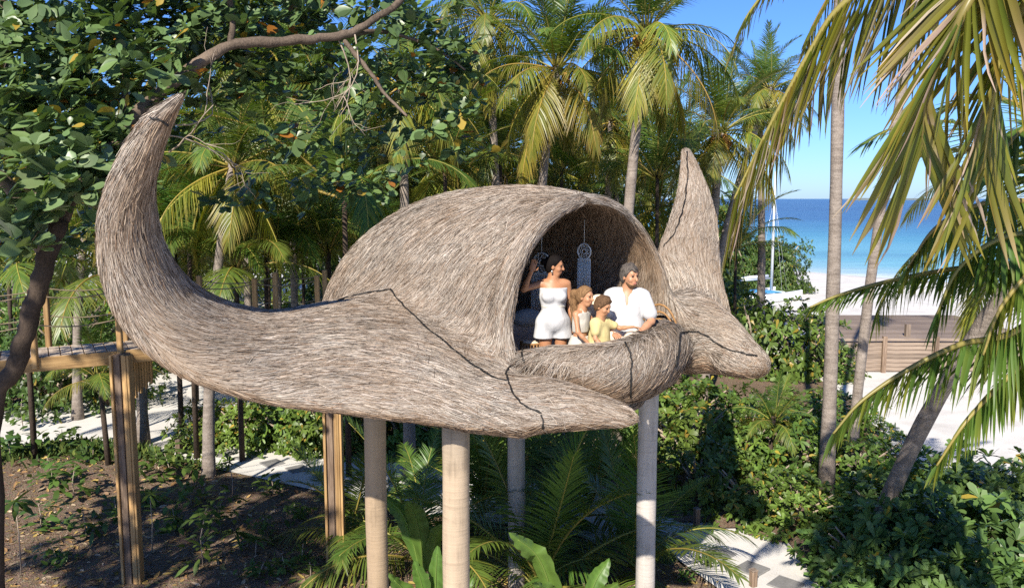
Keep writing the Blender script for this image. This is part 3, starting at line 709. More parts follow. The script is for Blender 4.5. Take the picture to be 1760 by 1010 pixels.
def palm(px, py, d, base_px, base_d=None, r0=.15, label='', group='coconut palms in the grove', nf=20, size=1.0, nuts=0, elev0=0, seed=0, age=0.0, bow=.25, name='coconut_palm', young=False, az0=None):
    r = random.Random(seed * 77 + 5); top = P(px, py, d); bd = base_d or d; base = np.array([(base_px - 880) / FPX * bd / cP * 1.0, bd, -.15])
    e = empty(name, base, 0, label, 'palm tree', group)
    if not young:
        pts = trunk_path(base, top, bow); trunk_obj(pts, r0, r0 * .62, e, base)
    else: trunk_obj(np.array([base, base + (top - base) * .5, top]), .05, .05, e, base, 'shaded_bark')  # thin stem, grove shade painted in by the darkened bark
    rel = Vector(top - base)
    for i in range(nf):
        q = i / nf; lv = int(min(8, max(0, q * (8.3 if not young else 5.2) + elev0 + r.uniform(-.4, .4))))
        me = FRONDS[lv][r.randrange(2)]; f = bpy.data.objects.new('frond', me); link(f, e)
        az = i * 2.39996 + r.uniform(-.2, .2) + (az0 or seed)
        f.location = rel + Vector((math.cos(az) * .08, math.sin(az) * .08, -.15 * q)); f.rotation_euler = (r.uniform(-.15, .15), r.uniform(-.1, .1), az)
        k = size * r.uniform(.86, 1.1); f.scale = (k, k, k)
    for i in range(nuts):
        az = i * 1.3 + seed; o = bpy.data.objects.new('coconut', NUT); link(o, e); o.location = rel + Vector((math.cos(az) * .22, math.sin(az) * .22, -.28 - .12 * (i % 3)))
    return e
# the palms one can tell apart, each from its crown in the photograph
PALMS = [
 (957, 112, 19.5, 905, None, .14, 'tall palm with yellow hanging fronds standing straight behind the crown of the pod', 24, .95, 3, .2, 0),
 (1112, 48, 18.5, 1062, None, .15, 'tall palm with grey leaning trunk rising behind the mouth of the pod', 24, .95, 2, .3, 3),
 (1240, 222, 24, 1215, None, .16, 'palm with orange coconuts right of the pod wing that points at the sky', 24, .95, 7, .2, 5),
 (1305, 165, 30, 1310, None, .16, 'smaller far palm close behind the coconut bearing palm', 20, .9, 0, 0, 6),
 (838, 30, 22, 860, None, .14, 'palm whose yellow crown shows right of the broad leaved tree', 22, .95, 0, .5, 7),
 (1050, 205, 27, 1040, None, .15, 'shorter palm between the two tallest palms, crown above the mouth of the pod', 22, 1.0, 0, 0, 9),
 (690, 140, 17, 700, None, .13, 'palm with curved pale trunk seen through the broad leaved tree, above the pod back', 18, .85, 0, .3, 11),
 (500, 160, 25, 505, None, .13, 'palm with pale trunk dropping to the rope rail behind the pod wing', 22, 1.15, 0, .6, 12),
 (418, 60, 26, 425, None, .13, 'palm with thin trunk against the patch of sky by the big branch', 22, 1.2, 0, .3, 13),
 (488, 240, 26, 474, None, .13, 'palm with dark trunk beside a wooden rail post', 22, 1.2, 0, 0, 14),
 (400, 280, 16.9, 344, None, .13, 'low palm with leaning dark trunk seen inside the curve of the left wing', 18, .85, 0, .2, 15),
 (262, 300, 19.6, 232, None, .14, 'palm with short dark trunk beside the sandy track, right of the square post', 20, .9, 0, 0, 21),
 (155, 330, 22, 120, None, .13, 'palm with pale mottled trunk standing behind the boardwalk', 16, .75, 0, 0, 16),
 (1325, 150, 28, 1215, None, .13, 'palm with slanting trunk leaning towards the sea by the flagpole like mast', 16, .75, 0, .8, 17),
 (1446, -640, 15.7, 1436, None, .14, 'tall palm with straight bare trunk in front of the sea', 6, .8, 0, .6, 18),
 (1745, -600, 16.5, 1474, None, .11, 'palm with leaning trunk before the wooden jetty', 6, .8, 0, .3, 19),
]
for (px, py, d, bx, bd, r0, lb, nf, sz, nuts, e0, sdd) in PALMS:
    palm(px, py, d, bx, bd, r0, lb, 'coconut palms in the grove', int(nf * 1.45), sz * (.74 if sdd not in (18, 19, 13, 12, 14) else 1), nuts, e0, sdd, bow=.22)
# palms deeper in the grove
FEAT = [(40, 'the far left end of the boardwalk'), (150, 'the trunk of the broad leaved tree'), (270, 'the raised tip of the left wing'), (380, 'the bare twigs'), (500, 'the inner curve of the left wing'), (600, 'the rope rail'), (700, 'the back slope of the pod'), (800, 'the left shoulder of the dome'), (900, 'the highest point of the dome'), (1000, 'the arch of the mouth'), (1100, 'the man in the shirt'), (1190, 'the pointed right wing'), (1400, 'the coconut bearing palm')]
ORD = ['', ', second one there', ', third one there', ', fourth one there', ', fifth one there']
def back_label(px, text):
    k = text + ' ' + near_feat(px); n = seen_feat[k] = seen_feat.get(k, -1) + 1; return k + ('' if n == 0 else ORD[n])
def near_feat(px): return min(FEAT, key=lambda f: abs(f[0] - px))[1]
r = random.Random(3); seen_feat = {}
for i in range(18):
    px = 560 + i * 44 if i < 15 else -700 + i * 48 + r.uniform(-25, 25); d = r.uniform(27, 38) if px > 640 else r.uniform(34, 42); py = r.uniform(110, 360) if px < 1150 else r.uniform(240, 330)
    if 800 < px < 1350: py = max(py, 255)
    palm(px, py, d, px + r.uniform(-40, 40), None, .14, back_label(px, 'slender far palm behind'), 'palms in the far rows of the grove', 20, .88, 0, -.2, 40 + i)
# young palms without much of a trunk
YOUNG = [(325, 425, 18.5, .85, 'young palm peeping out right of the bend of the left wing'), (470, 435, 20, .85, 'young palm fanning out above the rope rail of the boardwalk'), (565, 425, 20.5, .8, 'young palm in front of the dome end, behind the last rail post'), (405, 455, 18, .75, 'low young palm half hidden by the upper edge of the left wing'), (330, 330, 24, 1.0, 'young palm whose fronds fill the gap under the bare twigs'), (420, 440, 27, 1.0, 'young palm behind the rope rail left of the dark trunk'), (520, 400, 28, 1.05, 'young palm in the middle distance above the rope rail'), (370, 370, 29, 1.1, 'young palm deep in the grove inside the curve of the left wing'), (560, 300, 25, 1.0, 'young palm in half shade left of the dome'), (640, 250, 27, 1.0, 'young palm under the right end of the broad leaved tree'), (700, 330, 28, 1.0, 'young palm close behind the dome back'), (120, 400, 26, 1.0, 'young palm in the gap right of the dark tree trunk'), (10, 360, 24, 1.0, 'young palm cut by the left edge of the photo'), (240, 520, 27, .9, 'young palm behind the boardwalk close to the wing'), (460, 330, 31, 1.1, 'young palm far back between the pale trunks'), (820, 200, 30, 1.0, 'young palm deep behind the dome, right of the tree leaves'),
         (592, 330, 17, 1.0, 'young palm spreading yellow green fronds beside the left slope of the pod'), (455, 395, 21, .9, 'young palm on the bank inside the curve of the left wing'), (300, 420, 19, .9, 'young palm right under the twigs left of centre'),
         (765, 290, 21, .9, 'young palm peeping over the back of the pod'), (620, 420, 24, .9, 'young palm low behind the rope rail'), (40, 470, 18, .8, 'young palm behind the dark trunk at the far left'), (205, 470, 19, .85, 'young palm behind the boardwalk near the wing'),
         (1265, 420, 30, .8, 'young yellowing palm between the right wing and the beach shrub'), (860, 270, 23, .9, 'young palm behind the top of the pod, below the yellow crown'), (1130, 300, 24, .9, 'young palm in shade left of the pointed right wing'), (965, 290, 26, .9, 'young palm in shade over the arch of the mouth'),
         (170, 640, 17.5, .42, 'small yellow palm seedling beside the square boardwalk post'), (1330, 715, 17.2, .3, 'small arching palm among the shrubs under the snout')]
for i, (px, py, d, sz, lb) in enumerate(YOUNG):
    palm(px, py, d, px, None, .1, lb, 'young palms', 14, sz, 0, .0 if sz > .6 else .8, 90 + i, name='young_palm', young=True)
# saplings right under the pod
SAP = [(930, 880, 11.6, .95, 13, 'big palm sapling in the shade between the two rear pillars'), (720, 800, 12.6, .8, 10, 'palm sapling behind the nearest pillar'), (1085, 930, 12.4, .75, 10, 'palm sapling with sunlit fronds beside the right pillar'), (600, 830, 13.6, .62, 9, 'palm sapling between the wooden post and the left pillar'), (830, 800, 14.6, .8, 10, 'dark palm sapling behind the pillars beside the path'), (1010, 790, 14.5, .75, 9, 'palm sapling in deep shade beneath the mouth of the pod')]
for i, (px, py, d, sz, nf, lb) in enumerate(SAP):
    b = P(px, py, d); e = empty('palm_sapling', (b[0], b[1], max(.0, min(b[2], .12))), 0, lb, 'palm sapling', 'palm saplings under the pod'); rr = random.Random(i + 200)
    for k in range(nf):
        f = obj('frond', FRONDS[min(4, int(k / nf * 5))][k % 2], e, (0, 0, .05)); az = k * 2.4 + i; f.rotation_euler = (rr.uniform(-.1, .1), rr.uniform(-.1, .2), az); f.scale = (sz * rr.uniform(.75, 1.05),) * 3
# ------------------------------------------------------------------ the palms close to the camera at right
LEAFLET = []
for k in range(8):
    V, F, C = blades([[0, 0, 0]], [[1, 0, 0]], [[0, 0, 1]], 1.0, .062, [.5, .95, 1, .9, .65, .05], .0, np.array([[.085 + .025 * (k % 3), .125, .018]]), fold=.45, tipcol=np.array([[[.2, .17, .025], [.27, .2, .03], [.4, .28, .17]][k % 3]]))
    y = k / 7; C = C * (1 - y * .28) + np.array([.3, .23, .025]) * y * .28; V[:, 2] -= .05 * V[:, 0] ** 2; LEAFLET.append(mesh_np('leaflet', V, F, [M['palm_leaf']], True, C))
V, F, C = blades([[0, 0, 0]], [[1, 0, 0]], [[0, 0, 1]], 1.0, .05, [.6, 1, .8, .6, .5, .1], .0, np.array([[.2, .17, .04]]), fold=.6, tipcol=np.array([[.5, .38, .3]])); C[6:] = C[6:] * .3 + np.array([.46, .35, .29]) * .7; V[:, 1] += .03 * np.sin(V[:, 0] * 7)
LEAFLET_DRY = mesh_np('leaflet', V, F, [M['palm_leaf']], True, C)
def near_frond(parent, origin, ctrl, leaf, gap, wid, age, seed, grav=.5, split=True, spread=1.0, dry_tip=0.0, sides=(-1, 1), lw=1.0, tipmin=.35):
    r = np.random.default_rng(seed); R = catmull(np.array([P(*c) for c in ctrl]), 14); L = np.concatenate([[0], np.cumsum(np.linalg.norm(np.diff(R, axis=0), axis=1))])
    n = int(L[-1] / gap); u = np.linspace(0, L[-1], n); Rr = np.stack([np.interp(u, L, R[:, k]) for k in range(3)], 1); T = nrm(np.gradient(Rr, axis=0)); s = u / L[-1]
    mb = MB(); mb.tube(R - origin, np.linspace(.032, .008, len(R)), 6, (.3, .24, .07)); col = (1, 1, 1)
    st = mb.mesh('frond', M['palm_leaf']); fr = obj('frond', st, parent)
    B, D, U, Lx, dr, C, T2, W = leaflets(Rr, T, s, leaf, wid, age, r, spread, sides, grav); Lx = np.maximum(Lx, leaf * tipmin * r.uniform(.8, 1.1, len(Lx)))
    D = nrm(D); D[:, 2] -= grav * r.uniform(.6, 1.2, len(D)); D = nrm(D)
    if split:
        for k in range(len(B)):
            x = D[k]; z = nrm(U[k] - x * np.dot(U[k], x)); y = np.cross(z, x); Rm = Matrix(np.column_stack([x, y, z]).tolist())
            dry = r.random() < dry_tip * (.3 + .7 * s[k // len(sides)]); me = LEAFLET_DRY if dry else LEAFLET[int(r.integers(8))]
            o = bpy.data.objects.new('leaflet', me); link(o, fr); o.location = (B[k] - origin).tolist(); o.rotation_euler = Rm.to_euler(); o.scale = (float(Lx[k]), float(max(.55, Lx[k]) * lw), float(Lx[k]))
    else:
        V, F, Cc = blades(B - origin, D, U, Lx, W, [.5, 1, .9, .6, .05], dr * .6, C, tipcol=T2, fold=.3)
        fr.data = st2 = None or (lambda m2: m2)(None) or st
        mb.add(V, F, col=Cc); me = mb.mesh('frond', M['palm_leaf']); fr.data = me; bpy.data.meshes.remove(st)
    return fr
o1 = P(1830, -260, 4.6); e1 = empty('coconut_palm', (o1[0], o1[1], 0), 0, 'near palm whose broad hanging leaflets fill the top right of the photo', 'palm tree', 'palms close to the camera')
org1 = np.array([o1[0], o1[1], 0]); trunk_obj(trunk_path((o1[0] + 2.6, o1[1] - .9, -.1), o1, .1), .17, .12, e1, org1)
near_frond(e1, org1, [(1830, -260, 4.6), (1745, -120, 4.3), (1668, 0, 4.2), (1632, 75, 4.25), (1598, 140, 4.3), (1588, 205, 4.4), (1584, 260, 4.5)], 1.05, .032, .05, .45, 1, grav=.42, dry_tip=.3, lw=.74, tipmin=.75)
near_frond(e1, org1, [(1830, -260, 4.6), (1700, -170, 4.9), (1560, -70, 5.1), (1445, 12, 5.3), (1395, 85, 5.4), (1340, 185, 5.5), (1297, 270, 5.6), (1262, 342, 5.65)], .98, .034, .05, .55, 2, grav=.85, dry_tip=.2, lw=.82, tipmin=.62)
near_frond(e1, org1, [(1830, -260, 4.6), (1640, -260, 5.6), (1480, -150, 6.3), (1360, -60, 6.8), (1290, 20, 7.0), (1262, 80, 7.1)], .62, .05, .04, .35, 4, grav=.7, lw=.7)
near_frond(e1, org1, [(1830, -260, 4.6), (1680, -240, 6.0), (1540, -120, 6.8), (1450, -40, 7.2), (1400, 40, 7.4), (1385, 80, 7.5)], .6, .05, .04, .4, 5, grav=.8, lw=.7)
near_frond(e1, org1, [(1830, -260, 4.6), (1700, -190, 5.6), (1600, -120, 6.4), (1520, -30, 6.8), (1480, 60, 7.0)], .8, .055, .05, .55, 3, grav=.8, lw=.7)
near_frond(e1, org1, [(1830, -260, 4.6), (1815, -120, 4.4), (1765, 0, 4.3), (1722, 100, 4.3), (1700, 200, 4.35), (1692, 290, 4.4)], .95, .036, .05, .5, 6, grav=.45, dry_tip=.22, lw=.74, tipmin=.7)
o2 = P(1900, 400, 6.6); org2 = np.array([o2[0], o2[1], 0]); e2 = empty('coconut_palm', org2, 0, 'near palm at the right edge with dark drooping fronds over the beach', 'palm tree', 'palms close to the camera')
trunk_obj(trunk_path((o2[0] + .3, o2[1] + .1, -.1), o2, .1), .16, .12, e2, org2)
for k, (ctrl, lf, ag, gv) in enumerate([
    ([(1900, 400, 6.6), (1760, 452, 6.5), (1640, 462, 6.5), (1520, 485, 6.5), (1440, 508, 6.5), (1392, 528, 6.5)], .42, .35, .5),
    ([(1900, 420, 6.6), (1760, 560, 6.0), (1650, 592, 5.9), (1560, 635, 5.9), (1480, 690, 5.9), (1432, 745, 5.9)], .62, .35, .85),
    ([(1900, 430, 6.6), (1790, 590, 6.2), (1720, 660, 6.1), (1660, 725, 6.0), (1610, 800, 6.0)], .55, .4, .6),
    ([(1900, 390, 6.6), (1790, 300, 6.9), (1690, 262, 7.2), (1600, 262, 7.4), (1530, 300, 7.5)], .6, .1, .25),
    ([(1900, 380, 6.6), (1800, 220, 7.0), (1720, 170, 7.4), (1640, 180, 7.6), (1570, 240, 7.8)], .65, .1, .2),
    ([(1900, 400, 6.6), (1780, 350, 6.4), (1690, 350, 6.3), (1610, 390, 6.2), (1560, 460, 6.2)], .7, .35, .7),
    ([(1900, 410, 6.6), (1800, 400, 6.2), (1720, 410, 6.0), (1650, 460, 6.0), (1610, 540, 6.0)], .72, .4, .8),
    ([(1900, 410, 6.6), (1850, 420, 5.9), (1780, 460, 5.7), (1720, 530, 5.7), (1690, 610, 5.7)], .7, .45, .7),
    ([(1900, 380, 6.6), (1850, 250, 6.4), (1800, 200, 6.2), (1750, 230, 6.0), (1700, 300, 5.9)], .8, .3, .5)]):
    near_frond(e2, org2, ctrl, lf, .03, .034, ag, 20 + k, grav=gv, split=False)
o3 = P(1850, 330, 9.5); palm(1850, 330, 9.5, 1505, 13.0, .145, 'palm with dark slanting trunk rising from the shrubs at right', 'palms close to the camera', 14, .8, 0, .0, 33, bow=.1)
# ------------------------------------------------------------------ broad leaved tree at left
def limb(pts, r0, r1, n=8, mat='bark', name='limb', parent=None, origin=(0, 0, 0), sub=8):
    q = catmull(np.array(pts, float), sub); q = q + rng.normal(0, r0 * .07, q.shape); rad = np.linspace(r0, r1, len(q)) * (1 + .08 * rng.uniform(-1, 1, len(q)))
    return MB().tube(q - np.asarray(origin), rad, n, rough=.07).build(name, M[mat], parent)
tb = np.array([-6.0, 8.4, 0.0]); tree = empty('broad_leaved_tree', tb, 0, 'large leaning tree with dark trunk and big oval leaves at left', 'tree')
pp = lambda *a: P(*a)
limb([(-5.75, 8.5, -.2), pp(-14, 745, 8.5), pp(24, 635, 8.5), pp(54, 540, 8.5), pp(80, 445, 8.5), pp(102, 380, 8.6)], .098, .088, 14, 'shaded_bark', name='trunk', parent=tree, origin=tb)
limb([pp(78, 430, 8.5), pp(60, 385, 8.5), pp(25, 330, 8.4), pp(-40, 270, 8.2)], .1, .06, name='limb', parent=tree, origin=tb)
limb([pp(92, 395, 8.6), pp(140, 305, 9.0), pp(205, 225, 9.2), pp(300, 140, 9.5), pp(395, 80, 9.7), pp(500, 70, 9.9), pp(592, 60, 10.1), pp(640, 35, 10.2), pp(690, 0, 10.3), pp(720, -60, 10.4)], .088, .032, 10, name='limb', parent=tree, origin=tb)
limb([pp(95, 385, 8.6), pp(60, 300, 9), pp(30, 200, 9.5), pp(10, 60, 10), pp(0, -80, 10.4)], .09, .04, name='limb', parent=tree, origin=tb)
limb([pp(30, 330, 8.6), pp(110, 285, 8.6), pp(165, 258, 8.7), pp(230, 240, 8.9)], .06, .03, name='limb', parent=tree, origin=tb)
limb([pp(395, 80, 9.7), pp(400, 30, 9.9), pp(385, -40, 10)], .04, .03, name='limb', parent=tree, origin=tb)
limb([pp(592, 70, 10.1), pp(640, 130, 10.1), pp(660, 160, 10.1), pp(700, 200, 10.0)], .03, .015, name='limb', parent=tree, origin=tb)
limb([pp(595, 60, 10.1), pp(660, 55, 10.5), pp(740, 80, 10.8), pp(800, 120, 11)], .035, .012, name='limb', parent=tree, origin=tb)
limb([pp(210, 220, 9.2), pp(215, 130, 9.6), pp(205, 40, 10)], .04, .02, name='limb', parent=tree, origin=tb)
# bare twigs below the branch
rr = np.random.default_rng(12)
def twigs(start, head, L, depth, r, out):
    n = 6; pts = [start]; d = nrm(head)
    for i in range(n): d = nrm(d + rr.normal(0, .22, 3) + np.array([0, 0, -.02])); pts.append(pts[-1] + d * L / n)
    out.append((pts, r)); 
    if depth:
        for k in range(rr.integers(2, 5)):
            i = rr.integers(2, n); twigs(pts[i], nrm(np.array(d) + rr.normal(0, .6, 3)), L * rr.uniform(.45, .75), depth - 1, r * .55, out)
tw = []; 
for s_, h_ in ((pp(285, 232, 9.6), (1, .3, -.3)), (pp(290, 262, 9.6), (1, .3, -.2)), (pp(300, 215, 9.6), (1, .2, -.2)), (pp(610, 60, 10.1), (.3, 0, -1)), (pp(580, 65, 10.1), (.6, .1, -.8))): twigs(s_, h_, 1.0, 2, .011, tw)
mb = MB()
for p_, r_ in tw: mb.tube(p_ - tb, np.linspace(r_, r_ * .4, len(p_)), 5)
o = mb.build('bare_twigs', M['twig'], tree); o['kind'] = 'stuff'
# crown: rosettes of oval leaves
BLOBS = [(60, 60, 10, 1.5, .8), (180, 40, 10.5, 1.4, .8), (60, 200, 9.6, 1.1, .8), (150, 150, 9.5, 1.2, .8), (250, 60, 10, 1.2, .7), (330, 30, 10.5, 1.1, .6), (20, 300, 10.4, .9, .6), (230, 160, 10.3, .8, .7), (330, 110, 10.8, .8, .5),
         (430, 20, 10.8, 1.2, .5), (540, 10, 11, 1.0, .5), (640, 90, 11, .9, .55), (730, 70, 11.3, .9, .6), (790, 120, 11.6, .7, .6), (700, 190, 11.2, .7, .4), (610, 190, 11, .7, .45), (560, 140, 10.8, .6, .4), (790, 190, 11.4, .45, .3),
         (500, 120, 10.8, .7, .45), (420, 150, 10.6, .55, .35), (600, 270, 11.2, .6, .3), (680, 290, 11.2, .55, .25), (470, 240, 10.8, .5, .25), (140, 250, 10, .8, .5), (310, 250, 10.8, .6, .35), (820, 260, 11.4, .35, .2), (740, 130, 10.9, .6, .5), (70, 400, 10.2, .6, .35), (190, 390, 10.6, .6, .4), (420, 330, 11.3, .5, .2), (560, 330, 11.6, .45, .22), (180, 300, 8.75, .5, .75), (120, 320, 8.4, .4, .7), (215, 250, 9.0, .45, .8), (60, 330, 8.2, .45, .8), (150, 235, 9.0, .5, .8), (20, 400, 8.0, .4, .6), (110, 240, 8.6, .5, .8), (255, 110, 9.2, .5, .6), (-60, 150, 9.5, 1.2, .8), (130, -60, 10, 1.4, .8), (400, -60, 10.8, 1.4, .6), (650, -30, 11.2, 1.1, .6), (30, 130, 8.9, .8, .5)]
ros = []
for (px, py, d, rad, dens) in BLOBS:
    c = P(px, py, d); n = int(90 * dens * rad ** 2.0 + 8)
    q = rr.normal(0, 1, (n, 3)); q = nrm(q) * (rr.random((n, 1)) ** .45); ros.append(c + q * rad * np.array([1.0, 1.0, .8]))
ros = np.concatenate(ros); nr_ = len(ros); nl = 8
B = np.repeat(ros, nl, 0); ax = nrm(rr.normal(0, .45, (nr_, 3)) + np.array([-.2, -.35, .9])); ax = np.repeat(ax, nl, 0)
az = rr.uniform(0, 6.28, nr_)[:, None] + np.arange(nl)[None] * 2.4 + rr.normal(0, .25, (nr_, nl)); az = az.ravel()
ref = nrm(np.cross(ax, rr.normal(0, 1, ax.shape))); oth = np.cross(ax, ref); inc = rr.uniform(.05, .7, len(B))
D = (ref * np.cos(az)[:, None] + oth * np.sin(az)[:, None]) * np.cos(inc)[:, None] + ax * np.sin(inc)[:, None]
U = ax - D * (ax * D).sum(1)[:, None]; Lf = rr.uniform(.08, .23, len(B)) * np.repeat(rr.uniform(.75, 1.15, nr_), nl); pk = rr.random(len(B))[:, None]
col = np.where(pk < .965, np.array([.088, .135, .05]) * rr.uniform(.55, 1.6, (len(B), 1)) + rr.random((len(B), 1)) ** 4 * np.array([.03, .035, .0]), np.where(pk < .985, [.3, .2, .03], [.28, .1, .02]))
def leafset(ix, name, parent, kind=None, kw={}):
    V, F, C = blades(B[ix] + D[ix] * .03, D[ix], U[ix], Lf[ix], Lf[ix] * .56, [.08, .5, .92, .98, .3], rr.uniform(.05, .35, len(ix)), col[ix], fold=.18)
    me = mesh_np(name, V - tb, F, [M['almond_leaf']], True, C); o = obj(name, me, parent)
    if kind: o['kind'] = kind
    return o
# the leaves that show largest are objects of their own: those in front
camv = np.array([0, 0, CAMH]); dist = np.linalg.norm(B - camv, axis=1); pxs = 880 + FPX * B[:, 0] / B[:, 1]
front = np.argsort(dist + np.where((pxs > 10) & (pxs < 860), 0, 50))[:300]; rest = np.setdiff1d(np.arange(len(B)), front)
leafset(rest, 'crown', tree, 'stuff')
LV = []
for k in range(6):
    c = np.array([[.125, .18, .075]]) * (.8 + .12 * k); V, F, C = blades([[0, 0, 0]], [[1, 0, 0]], [[0, 0, 1]], 1.0, .56 + .02 * k, [.08, .5, .92, .98, .3], .08 + .05 * k, c, fold=.2); LV.append(mesh_np('leaf', V, F, [M['almond_leaf']], True, C))
for ix in front:
    x = nrm(D[ix]); z = nrm(U[ix]); y = np.cross(z, x); o = bpy.data.objects.new('leaf', LV[int(ix) % 6]); link(o, tree)
    o.location = (B[ix] + x * .03 - tb).tolist(); o.rotation_euler = Matrix(np.column_stack([x, y, z]).tolist()).to_euler(); o.scale = (float(max(Lf[ix], .13)) * 1.2,) * 3
# a second tree of the kind, beside the camera; its crown shades the mulch bed
t2 = empty('broad_leaved_tree', (-10.2, -.2, 0), 0, 'broad leaved tree standing left of the camera, shading the garden bed', 'tree'); t2o = np.array([-10.2, -.2, 0])
limb([(-10.2, -.2, -.2), (-9.9, 0, 2.5), (-9.6, .5, 5.8), (-8.9, 1.4, 9.2)], .22, .09, 10, name='trunk', parent=t2, origin=t2o)
q2 = rr.normal(0, 1, (1500, 3)); q2 = nrm(q2) * rr.random((1500, 1)) ** .4 * np.array([3.6, 3.3, .9]) + np.array([-8.5, 2.1, 9.4]); q2 = q2[(q2[:, 0] < -6.3) & (q2[:, 2] > 6.6 + .26 * np.maximum(q2[:, 1], 0))]
q2 = q2[np.sin(q2[:, 0] * 2.6) + np.sin(q2[:, 1] * 3.1 + 1) + .5 * np.sin(q2[:, 0] * 6 + q2[:, 1] * 5) < .2]
B2 = np.repeat(q2, 8, 0); D2 = nrm(rr.normal(0, 1, B2.shape) * np.array([1, 1, .4])); V, F, C = blades(B2, D2, np.tile([0, 0, 1.0], (len(B2), 1)) + rr.normal(0, .3, B2.shape), .2, .115, [.08, .5, .92, .98, .3], .2, np.tile([.05, .09, .03], (len(B2), 1)))
obj('crown', mesh_np('crown', V - t2o, F, [M['almond_leaf']], True, C), t2)['kind'] = 'stuff'
# ------------------------------------------------------------------ shrubs with rosettes of spoon shaped leaves
def shrub_mesh(seed, nros=230, h=1.0, leaf=.13, green=(.1, .16, .03), yel=.05, core=True):
    r = np.random.default_rng(seed); q = r.normal(0, 1, (nros, 3)); q[:, 2] = np.abs(q[:, 2]) * 1.0 - .1; q = nrm(q)
    lump = 1 + .22 * np.sin(q[:, 0] * 5 + seed) * np.sin(q[:, 1] * 5 + 2 * seed) + .12 * np.sin(q[:, 2] * 9 + seed)
    rad = (r.random((nros, 1)) ** .22) * lump[:, None]; pos = q * rad * np.array([1, 1, h]); pos[:, 2] = np.maximum(pos[:, 2], .03) + .02; nl = 9
    ax = nrm(q * np.array([.8, .8, .5]) + np.array([0, 0, .55]) + r.normal(0, .25, q.shape)); B = np.repeat(pos, nl, 0); A = np.repeat(ax, nl, 0)
    az = (r.uniform(0, 6.28, nros)[:, None] + np.arange(nl)[None] * 2.4).ravel(); ref = nrm(np.cross(A, r.normal(0, 1, A.shape))); oth = np.cross(A, ref); inc = r.uniform(.1, .95, len(B))
    D = (ref * np.cos(az)[:, None] + oth * np.sin(az)[:, None]) * np.cos(inc)[:, None] + A * np.sin(inc)[:, None]; U = A - D * (A * D).sum(1)[:, None]
    L = r.uniform(.75, 1.2, len(B)) * leaf; g = np.array(green) * r.uniform(.7, 1.35, (nros, 1)); g = np.repeat(g, nl, 0) * r.uniform(.8, 1.2, (len(B), 1))
    y = (r.random(len(B)) < yel)[:, None]; g = np.where(y, np.array([.33, .25, .04]) * r.uniform(.7, 1.1, (len(B), 1)), g)
    V, F, C = blades(B, D, U, L, L * .4, [.2, .5, 1, .62], r.uniform(0, .45, len(B)), g); return mesh_np('foliage', V, F, [M['shrub_leaf']], True, C)
def stems_mesh(seed, h=1.0):
    r = np.random.default_rng(seed); mb = MB()
    for k in range(9):
        a = r.uniform(0, 6.28); e = np.array([math.cos(a) * .7, math.sin(a) * .7, h * r.uniform(.5, .85)]); mb.tube([(0, 0, -.05), e * .4 + np.array([0, 0, .12]), e], [.035, .025, .012], 5)
    return mb.mesh('stem', M['twig'])
SHR = {'scaevola': [shrub_mesh(s, 260, 1.0) for s in (1, 2, 3)], 'near': [shrub_mesh(s, 300, 1.05, .185, (.1, .17, .045), .02) for s in (11, 12, 13)],
       'fine': [shrub_mesh(s, 2800, 1.0, .06, (.08, .135, .03), .03) for s in (21, 22)], 'dark': [shrub_mesh(s, 320, 1.1, .1, (.065, .115, .028), .03) for s in (31, 32)], 'low': [shrub_mesh(s, 420, .4, .07, (.05, .1, .022), .04) for s in (41, 42)]}
STEM = stems_mesh(5)
def shrub(px, base_py, rad, kind, label, h=1.0, group=None, name='shrub', z=0.0, cat='shrub', k=[0]):
    k[0] += 1; p = G(px, base_py); e = empty(name, (p[0], p[1], z), k[0] * 1.7, label, cat, group); L = SHR[kind]
    f = obj('foliage', L[k[0] % len(L)], e, scale=(rad, rad * random.uniform(.9, 1.1), rad * h)); f['kind'] = 'stuff'; obj('stem', STEM, e, scale=(rad, rad, rad * h)); return e
